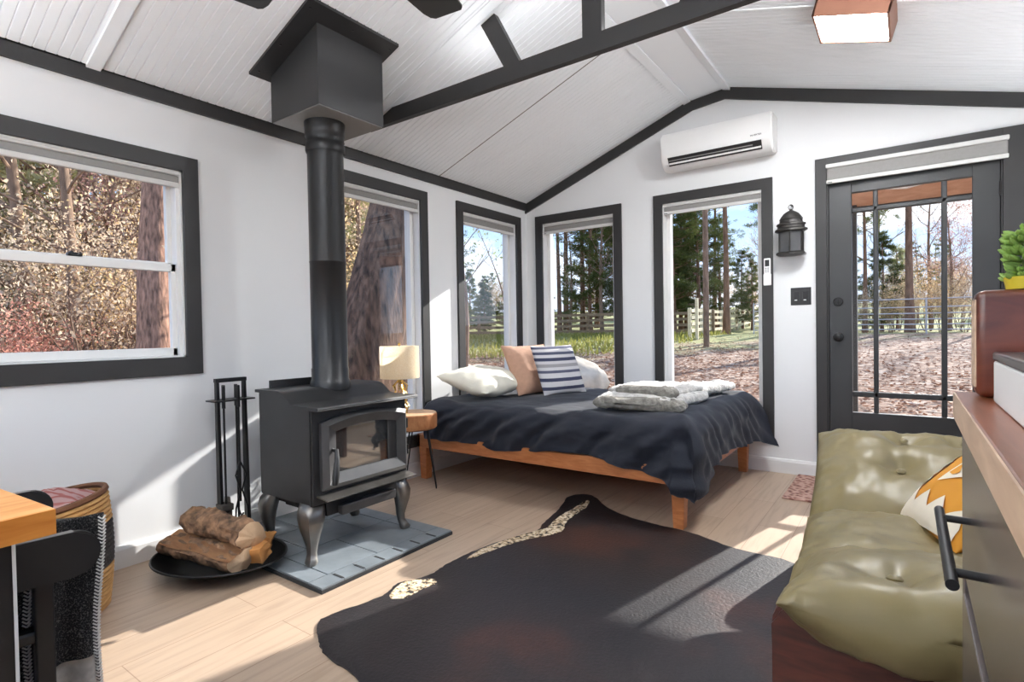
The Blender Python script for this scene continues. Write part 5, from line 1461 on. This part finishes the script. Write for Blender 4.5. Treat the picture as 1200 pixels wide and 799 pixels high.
def wedge(c0, slope, hw0, hw, xa, xb):
    x = R_.uniform(xa, xb); y = c0+slope*x+R_.uniform(-1, 1)*(hw0+hw*x); return -x, y
nbl = {'shO': 'orange leaved shrub in the woods beyond the left wall', 'shT': 'tan leaved shrub in the woods beyond the left wall', 'shR': 'bright red low shrub outside the double-hung window', 'shG': 'yellow-green shrub in the woods beyond the left wall',
       'tan': 'tan autumn tree deep in the woods beyond the left wall', 'orange': 'orange autumn tree deep in the woods beyond the left wall', 'green': 'yellow-green autumn tree in the woods beyond the left wall', 'pineY': 'light green young pine in the woods beyond the left wall', 'maroon': 'maroon leaved tree in the woods beyond the left wall', 'bareB': 'bare grey tree with few leaves in the woods beyond the left wall', 'pineC': 'dark pine at the back of the woods beyond the left wall'}
def gl(k): return dict(label=nbl[k], group=('shrubs' if k.startswith('sh') else 'trees')+' beyond the left wall, '+nbl[k].split(' ')[0]+' '+k[:2].lower().replace('sh', 'shrubs').replace('ta', 'trees').replace('or', 'trees').replace('gr', 'trees').replace('pi', 'pines').replace('ma', 'trees').replace('ba', 'trees'))
for i in range(34):   # window one wedge, undergrowth
    k = R_.choice(['shO', 'shT', 'shT', 'shT', 'shO', 'shT'])
    x, y = wedge(-3.5, .31, .5, .20, 5, 15); plant(k, x, y, s=R_.uniform(.8, 1.35), **gl(k))
for x, y, s in [(-5.2, -3.0, .78), (-6.0, -2.55, .8), (-7.2, -2.2, .8)]: plant('shR', x, y, s=s, **gl('shR'))
for i in range(26):
    k = R_.choice(['tan', 'tan', 'orange', 'pineY', 'tan', 'pineY', 'bareB', 'bareB'])
    x, y = wedge(-3.5, .31, .5, .24, 9, 26); plant(k, x, y, s=R_.uniform(.8, 1.3), **gl(k))
plant('maroon', -8.4, -.75, s=.72, **gl('maroon'))
for x, y, s in [(-6.6, -1.75, .8), (-7.6, -2.0, .9), (-9, -.9, 1.0), (-8.2, -1.4, .9)]: plant('bareB', x, y, s=s, **gl('bareB'))
plant('pineY', -9.5, -1.9, s=.95, **gl('pineY')); plant('pineY', -11, -1.2, s=1.0, **gl('pineY'))
for i in range(26):   # window two wedge
    k = R_.choice(['shO', 'shO', 'shT', 'shG'])
    x, y = wedge(-1.7, .78, .2, .22, 4.5, 14); plant(k, x, y, s=R_.uniform(.8, 1.4), **gl(k))
for i in range(16):
    k = R_.choice(['orange', 'orange', 'tan', 'green', 'pineY'])
    x, y = wedge(-1.9, .80, .2, .22, 7, 22); plant(k, x, y, s=R_.uniform(.8, 1.3), **gl(k))
for i in range(14):
    k = R_.choice(['pineC', 'pineY', 'pineC'])
    x, y = wedge(-3, .52, 2, .42, 24, 34); plant(k, x, y, s=R_.uniform(1.1, 1.6), **gl(k))
# corner window view: sapling, thin tree, pines behind the fence
plant('thin', -3.1, 2.62, s=1.0, label='thin sapling close outside the corner window of the left wall')
plant('sap', -5.6, 7.3, s=1.0, rz=.2, label='leaning sapling with yellow-green leaves in the meadow')
lab = {'pineC': 'dark bushy pine in the row behind the wooden fence', 'pineD': 'short dark evergreen in the row behind the wooden fence', 'pineA': 'tall pine with high crown behind the wooden fence', 'pineB': 'slim tall pine with bare lower trunk behind the wooden fence', 'pineY': 'light green young pine behind the wooden fence', 'bare': 'bare branching tree with a few maroon leaves beyond the fence', 'bareB': 'bare grey tree with a few tan leaves beyond the fence', 'maroon': 'maroon leaved tree beyond the pipe fence', 'tan': 'tan leaved tree beyond the pipe fence', 'shT': 'tan shrub at the foot of the far trees', 'shO': 'orange shrub at the foot of the far trees'}
def pf(k, x, y, s=1.0): plant(k, x, y, s=s, label=lab[k], group=lab[k].split(' ')[0]+' '+k[:4].lower().replace('pinec', 'pines')+' beyond the fences' if False else 'far '+' '.join(lab[k].split(' ')[:3]))
def ray(px_, Y):   # helper used at build time to spread the far trees over a bearing
    return px_
for x, y, k, s in [(-19.5, 20.8, 'pineA', .62), (-20, 24.5, 'pineD', .5), (-22, 27, 'pineD', .6), (-18.5, 26, 'shT', 1.6), (-17.2, 27.2, 'pineD', .55), (-24, 26.5, 'pineD', .6), (-21, 29, 'pineD', .75), (-19.2, 30, 'pineD', .8), (-16.2, 29, 'pineC', .5), (-23, 31, 'bareB', .5), (-25, 29, 'pineD', .7)]: pf(k, x, y, s)
# seen through the window behind the pillows
for x, y, k, s in [(-14.5, 28, 'pineA', .85), (-13.3, 26.8, 'pineC', 1.0), (-15.8, 27.2, 'pineB', .9), (-12.6, 30, 'pineA', 1.0), (-11.6, 28, 'pineC', 1.05), (-10.8, 26.5, 'pineB', .9), (-13.9, 33, 'pineC', 1.3), (-16.5, 34, 'pineC', 1.3), (-12.0, 34, 'pineC', 1.4), (-10.0, 30, 'pineC', 1.1), (-14.6, 26.5, 'bareB', .8), (-12.1, 26, 'bare', .85), (-17.5, 31, 'pineA', 1.0), (-10.6, 33, 'pineA', .95)]: pf(k, x, y, s)
# seen through the window below the air conditioner
for x, y, k, s in [(-8.6, 30, 'pineC', 1.0), (-8.0, 27, 'pineC', 1.05), (-7.2, 29, 'pineC', 1.05), (-7.6, 34, 'pineA', .7), (-6.5, 31, 'pineC', .75), (-4.55, 25, 'pineB', .92), (-5.6, 33, 'pineC', .55), (-4.6, 31, 'pineC', .5), (-3.4, 30, 'bare', .75), (-2.6, 33, 'maroon', .65), (-2.7, 26, 'pineB', .72), (-1.6, 29, 'pineC', .45), (-9.2, 33, 'pineC', 1.2), (-3.8, 36, 'pineC', .55), (-5.4, 38, 'bareB', .7)]: pf(k, x, y, s)
# seen through the door
for x, y, k, s in [(3.1, 25, 'pineB', .95), (2.0, 28, 'pineD', .72), (1.35, 27, 'pineB', .62), (2.6, 29.5, 'pineY', .6), (4.0, 31, 'bare', .7), (4.6, 28, 'maroon', .72), (5.6, 30, 'maroon', .68), (3.5, 36, 'bareB', .6), (.6, 29, 'pineC', .5), (-.3, 27, 'pineB', .9), (6.6, 28, 'bareB', .9), (1.6, 31, 'bare', .85)]: pf(k, x, y, s)
for x, y, k, s in [(2.4, 25.5, 'shO', .7), (3.3, 25.8, 'shT', .8), (4.2, 25.4, 'shO', .7), (5.0, 25.8, 'shT', .8), (1.5, 25.8, 'shT', .7), (.6, 25.4, 'shT', .7), (-1.2, 26, 'shT', .8), (-2.4, 26.4, 'shO', .8), (3.8, 28, 'shO', 1.1), (2.6, 28, 'shT', 1.1), (4.9, 28.4, 'shT', 1.1)]: pf(k, x, y, s)

for i in range(46):
    x = R_.uniform(-48, 16); y = R_.uniform(42, 58)-max(0, -x-20)*.5
    k = R_.choice(['tan', 'bareB', 'pineC', 'maroon', 'bareB', 'shT', 'shT'])
    plant(k, x, y, s=R_.uniform(.42, .7)*(2.6 if k == 'shT' else 1), label='far '+{'tan': 'tan tree', 'bareB': 'bare grey tree', 'pineC': 'dark pine', 'maroon': 'maroon tree', 'shT': 'tan thicket'}[k]+' on the rise at the end of the fields', group='far '+{'tan': 'tan trees', 'bareB': 'bare trees', 'pineC': 'dark pines', 'maroon': 'maroon trees', 'shT': 'tan thickets'}[k]+' on the rise')
# ---- fences
M['fencewood'] = wood('weathered_fence', lin(120, 98, 74), lin(160, 136, 106), .85, (2, 2, 8), bump=.2)
M['palefence'] = wood('pale_fence', lin(214, 196, 160), lin(236, 224, 196), .8, (2, 2, 8), bump=.2)
M['pipe'] = plain('galvanised_pipe', lin(196, 194, 196), .5, metal=.3, var=.1)
def board_fence(label, A, B, n, rails, mat, hgt=1.22):
    t = thing('board_fence', label, 'fence', ((A[0]+B[0])/2, (A[1]+B[1])/2, gz((A[0]+B[0])/2, (A[1]+B[1])/2)))
    P = [(A[0]+(B[0]-A[0])*i/n, A[1]+(B[1]-A[1])*i/n) for i in range(n+1)]
    for x, y in P:
        bm = BM(); bx(bm, x-.07, x+.07, y-.07, y+.07, gz(x, y)-.1, gz(x, y)+hgt+.08, .01); obj('post', bm, mat, t)
    for h in rails:
        bm = BM()
        for (xa, ya), (xb, yb) in zip(P, P[1:]):
            d = Vector((xb-xa, yb-ya, 0)).normalized(); nn = Vector((-d.y, d.x, 0))*.09
            za, zb = gz(xa, ya)+h, gz(xb, yb)+h
            vs = []
            for (x, y, z) in ((xa, ya, za), (xb, yb, zb)):
                for s in (-.015, .015):
                    for q in (-.075, .075): vs.append(bm.verts.new((x-nn.x+s*nn.x/.09, y-nn.y+s*nn.y/.09, z+q)))
            for f in ((0, 1, 3, 2), (4, 6, 7, 5), (0, 4, 5, 1), (2, 3, 7, 6), (0, 2, 6, 4), (1, 5, 7, 3)): bm.faces.new([vs[k] for k in f])
        obj('rail', bm, mat, t)
board_fence('brown four-board wooden fence across the meadow behind the pillows', (-30, 17.2), (-5.05, 24.4), 12, (.25, .55, .85, 1.15), M['fencewood'])
board_fence('pale four-board wooden fence receding toward the trees', (-5.0, 20.5), (-6.0, 40), 9, (.3, .6, .9, 1.2), M['palefence'], 1.25)
bm = BM(); bx(bm, -4.27, -4.15, 18.93, 19.05, gz(-4.2, 19)-.1, gz(-4.2, 19)+1.75, .01)
tag(obj('fence_post', bm, M['palefence']), 'tall pale post standing alone before the fence', 'post')
bm = BM(); tube(bm, [(-2.66, 15, gz(-2.66, 15)-.1), (-2.66, 15, 9)], [.10, .085], 14)
tag(obj('utility_pole', bm, M['greybark'], None, True), 'tall straight wooden pole outside the window below the air conditioner', 'pole')
pg = thing('pipe_fence', 'galvanised pipe fence across the leafy yard outside the door', 'fence', (3, 22, gz(3, 22)))
for i in range(8):
    x = -2.6+i*1.55; bm = BM(); tube(bm, [(x, 22, gz(x, 22)-.1), (x, 22, gz(x, 22)+1.38)], .03, 8); obj('post', bm, M['pipe'], pg, True)
for h in (.16, .36, .56, .78, 1.02, 1.34):
    bm = BM(); tube(bm, [(-2.6+i*1.55, 22, gz(-2.6+i*1.55, 22)+h) for i in range(8)], .022, 8); obj('rail', bm, M['pipe'], pg, True)

# ---- boulders, firewood by the pale fence
M['rock'] = plain('pale_boulder', lin(206, 190, 166), .9, var=.2, ns=4, bump=.5, bs=12)
def boulder(label, loc, s, seed):
    bm = BM(); bmesh.ops.create_icosphere(bm, subdivisions=4, radius=1)
    for v in bm.verts:
        k = 1+.16*fbm(v.co.x*1.2+seed, v.co.y*1.2, v.co.z*1.2)
        v.co = Vector((v.co.x*s[0], v.co.y*s[1], v.co.z*s[2]))*k
    o = obj('boulder', bm, M['rock'], None, True, angle=180); o.location = loc; tag(o, label, 'rock')
boulder('large pale boulder outside the window behind the pillows', (-2.55, 4.9, .08), (.95, .7, .52), 2)
boulder('pale boulder outside the corner window of the left wall', (-3.7, 3.5, -.05), (.7, .55, .50), 6)
R_ = random.Random(4)
# dead grass and fallen leaves: uncountable
P = []
for i in range(16000):
    x = R_.uniform(-9, 7); y = .4+abs(R_.gauss(0, 1))*8
    if y > 24: continue
    P.append((x, y, gz(x, y)+.015+R_.random()*.02))
q = leaf_quads(P, .10, .6); q[:, :, 2] = np.array([p[2] for p in P])[:, None]+(q[:, :, 2]-np.array([p[2] for p in P])[:, None])*.35
me = qmesh('fallen_leaves', q, leafmat('fallen_leaves', [lin(104, 68, 50), lin(150, 108, 84), lin(178, 144, 122), lin(210, 188, 168)], .15)); o = bpy.data.objects.new('fallen_leaves', me); COL.objects.link(o)
tag(o, 'carpet of fallen leaves on the yard outside the far wall', 'leaves', kind='stuff')
P = []
for i in range(9000):
    x = R_.uniform(-24, -4); y = R_.uniform(6, 24)
    if -.62*x+.55*y < 9.5: continue
    P.append((x, y, gz(x, y)))
n = len(P); P = np.array(P); hgt = rng.uniform(.08, .26, n); dx = rng.normal(scale=.05, size=(n, 3)); dx[:, 2] = 0; w = rng.normal(size=(n, 3)); w[:, 2] = 0; w = w/np.linalg.norm(w, axis=1)[:, None]*.03
up = np.zeros((n, 3)); up[:, 2] = hgt
me = qmesh('meadow_grass', np.stack([P-w, P+w, P+w*.3+dx+up, P-w*.3+dx+up], 1), leafmat('dry_grass', [lin(96, 108, 52), lin(156, 154, 84), lin(206, 192, 124)], .4)); o = bpy.data.objects.new('meadow_grass', me); COL.objects.link(o)
tag(o, 'dry yellow-green meadow grass before the wooden fence', 'grass', kind='stuff')

# ---- porch roof over the door
M['porchwood'] = wood('porch_plywood', lin(196, 152, 126), lin(222, 184, 158), .75, (2, 2, 2), bump=.1)
bm = BM(); prism(bm, [(.14, 2.42), (1.92, 2.225), (1.92, 2.25), (.14, 2.445)], 2.5, 4.3, 'x')
po = struct(obj('roof_porch', bm, M['porchwood']))
bm = BM()
for x in (2.5, 2.95, 3.4, 3.85, 4.26): prism(bm, [(.14, 2.33), (1.92, 2.135), (1.92, 2.226), (.14, 2.421)], x, x+.04, 'y' if False else 'x')
bm.free()
bm = BM(); bx(bm, 2.5, 4.3, 1.89, 1.93, 2.20, 2.30); obj('fascia', bm, M['dark'], po)
for x in (2.52, 4.2):
    bm = BM(); bx(bm, x, x+.09, 1.82, 1.91, gz(x, 1.85)-.05, 2.24); obj('post', bm, M['dark'], po)
bm = BM(); bx(bm, 2.35, 3.7, .14, 1.0, -.35, -.02, .01); obj('step', bm, M['fencewood'], po)
bm = BM()
tube(bm, [(2.55, 1.2, 2.27), (3.0, 1.3, 2.235), (3.4, 1.1, 2.265), (3.9, 1.35, 2.24)], .012, 6); obj('string_cable', bm, M['whiteplastic'], po, True)

# ------------------------------------------------------------------ light
w = bpy.data.worlds.new('sky'); sc.world = w; nt = NT(w); nt.n.clear()
ow = nt.new('ShaderNodeOutputWorld'); bg = nt.new('ShaderNodeBackground', Strength=SKY)
tc = nt.new('ShaderNodeTexCoord'); sp = nt.new('ShaderNodeSeparateXYZ'); nt.link(tc.outputs['Generated'], sp.inputs[0])
mp_ = nt.new('ShaderNodeMapping'); mp_.inputs['Scale'].default_value = (1, 1, 2.6); nt.link(tc.outputs['Generated'], mp_.inputs['Vector'])
nz = nt.new('ShaderNodeTexNoise', Scale=3.2, Detail=8.0, Roughness=.6); nt.link(mp_.outputs[0], nz.inputs['Vector'])
rz_ = ramp(nt, sp.outputs['Z'], [(0, lin(214, 226, 244)), (.22, lin(150, 186, 232)), (.6, lin(98, 144, 210))])
rc_ = ramp(nt, nz.outputs[0], [(.50, (0, 0, 0, 1)), (.66, (1, 1, 1, 1))])
mw = nt.new('ShaderNodeMix', data_type='RGBA'); nt.link(rc_.outputs[0], mw.inputs[0]); nt.link(rz_.outputs[0], mw.inputs[6]); mw.inputs[7].default_value = lin(242, 245, 250)
nt.link(mw.outputs[2], bg.inputs[0]); nt.link(bg.outputs[0], ow.inputs[0])
sl = bpy.data.lights.new('sun', 'SUN'); sl.energy = SUN; sl.angle = radians(.6); sl.color = (1, .965, .92)
so = bpy.data.objects.new('sun', sl); COL.objects.link(so)
d = Vector((-.235, -1, -.487)).normalized(); so.rotation_euler = d.to_track_quat('-Z', 'Y').to_euler(); so.location = (8, 30, 15)

# ------------------------------------------------------------------ camera
cd = bpy.data.cameras.new('camera'); co = bpy.data.objects.new('camera', cd); COL.objects.link(co); sc.camera = co
cd.sensor_fit = 'HORIZONTAL'; cd.sensor_width = 36; cd.lens = 36*644.3818/1200; cd.clip_start = .01; cd.clip_end = 300
yaw, pit, rol = -.62329568, -.01822788, -.01685608
fw = Vector((sin(yaw)*cos(pit), cos(yaw)*cos(pit), sin(pit))); r_ = Vector((cos(yaw), -sin(yaw), 0)); up_ = r_.cross(fw)
r2 = r_*cos(rol)+up_*sin(rol); u2 = -r_*sin(rol)+up_*cos(rol)
mm = Matrix((r2, u2, -fw)).transposed().to_4x4(); mm.translation = (3.00227, -4.44338, 1.08); co.matrix_world = mm

sc.view_settings.view_transform = 'Standard'; sc.view_settings.look = 'None'; sc.view_settings.gamma = 1; sc.view_settings.use_curve_mapping = False
sc.view_settings.exposure = EXPO
c = sc.cycles; c.use_denoising = True; c.max_bounces = 12; c.diffuse_bounces = 9; c.glossy_bounces = 4; c.transparent_max_bounces = 12; c.transmission_bounces = 6
c.caustics_reflective = False; c.caustics_refractive = False; c.sample_clamp_indirect = 6
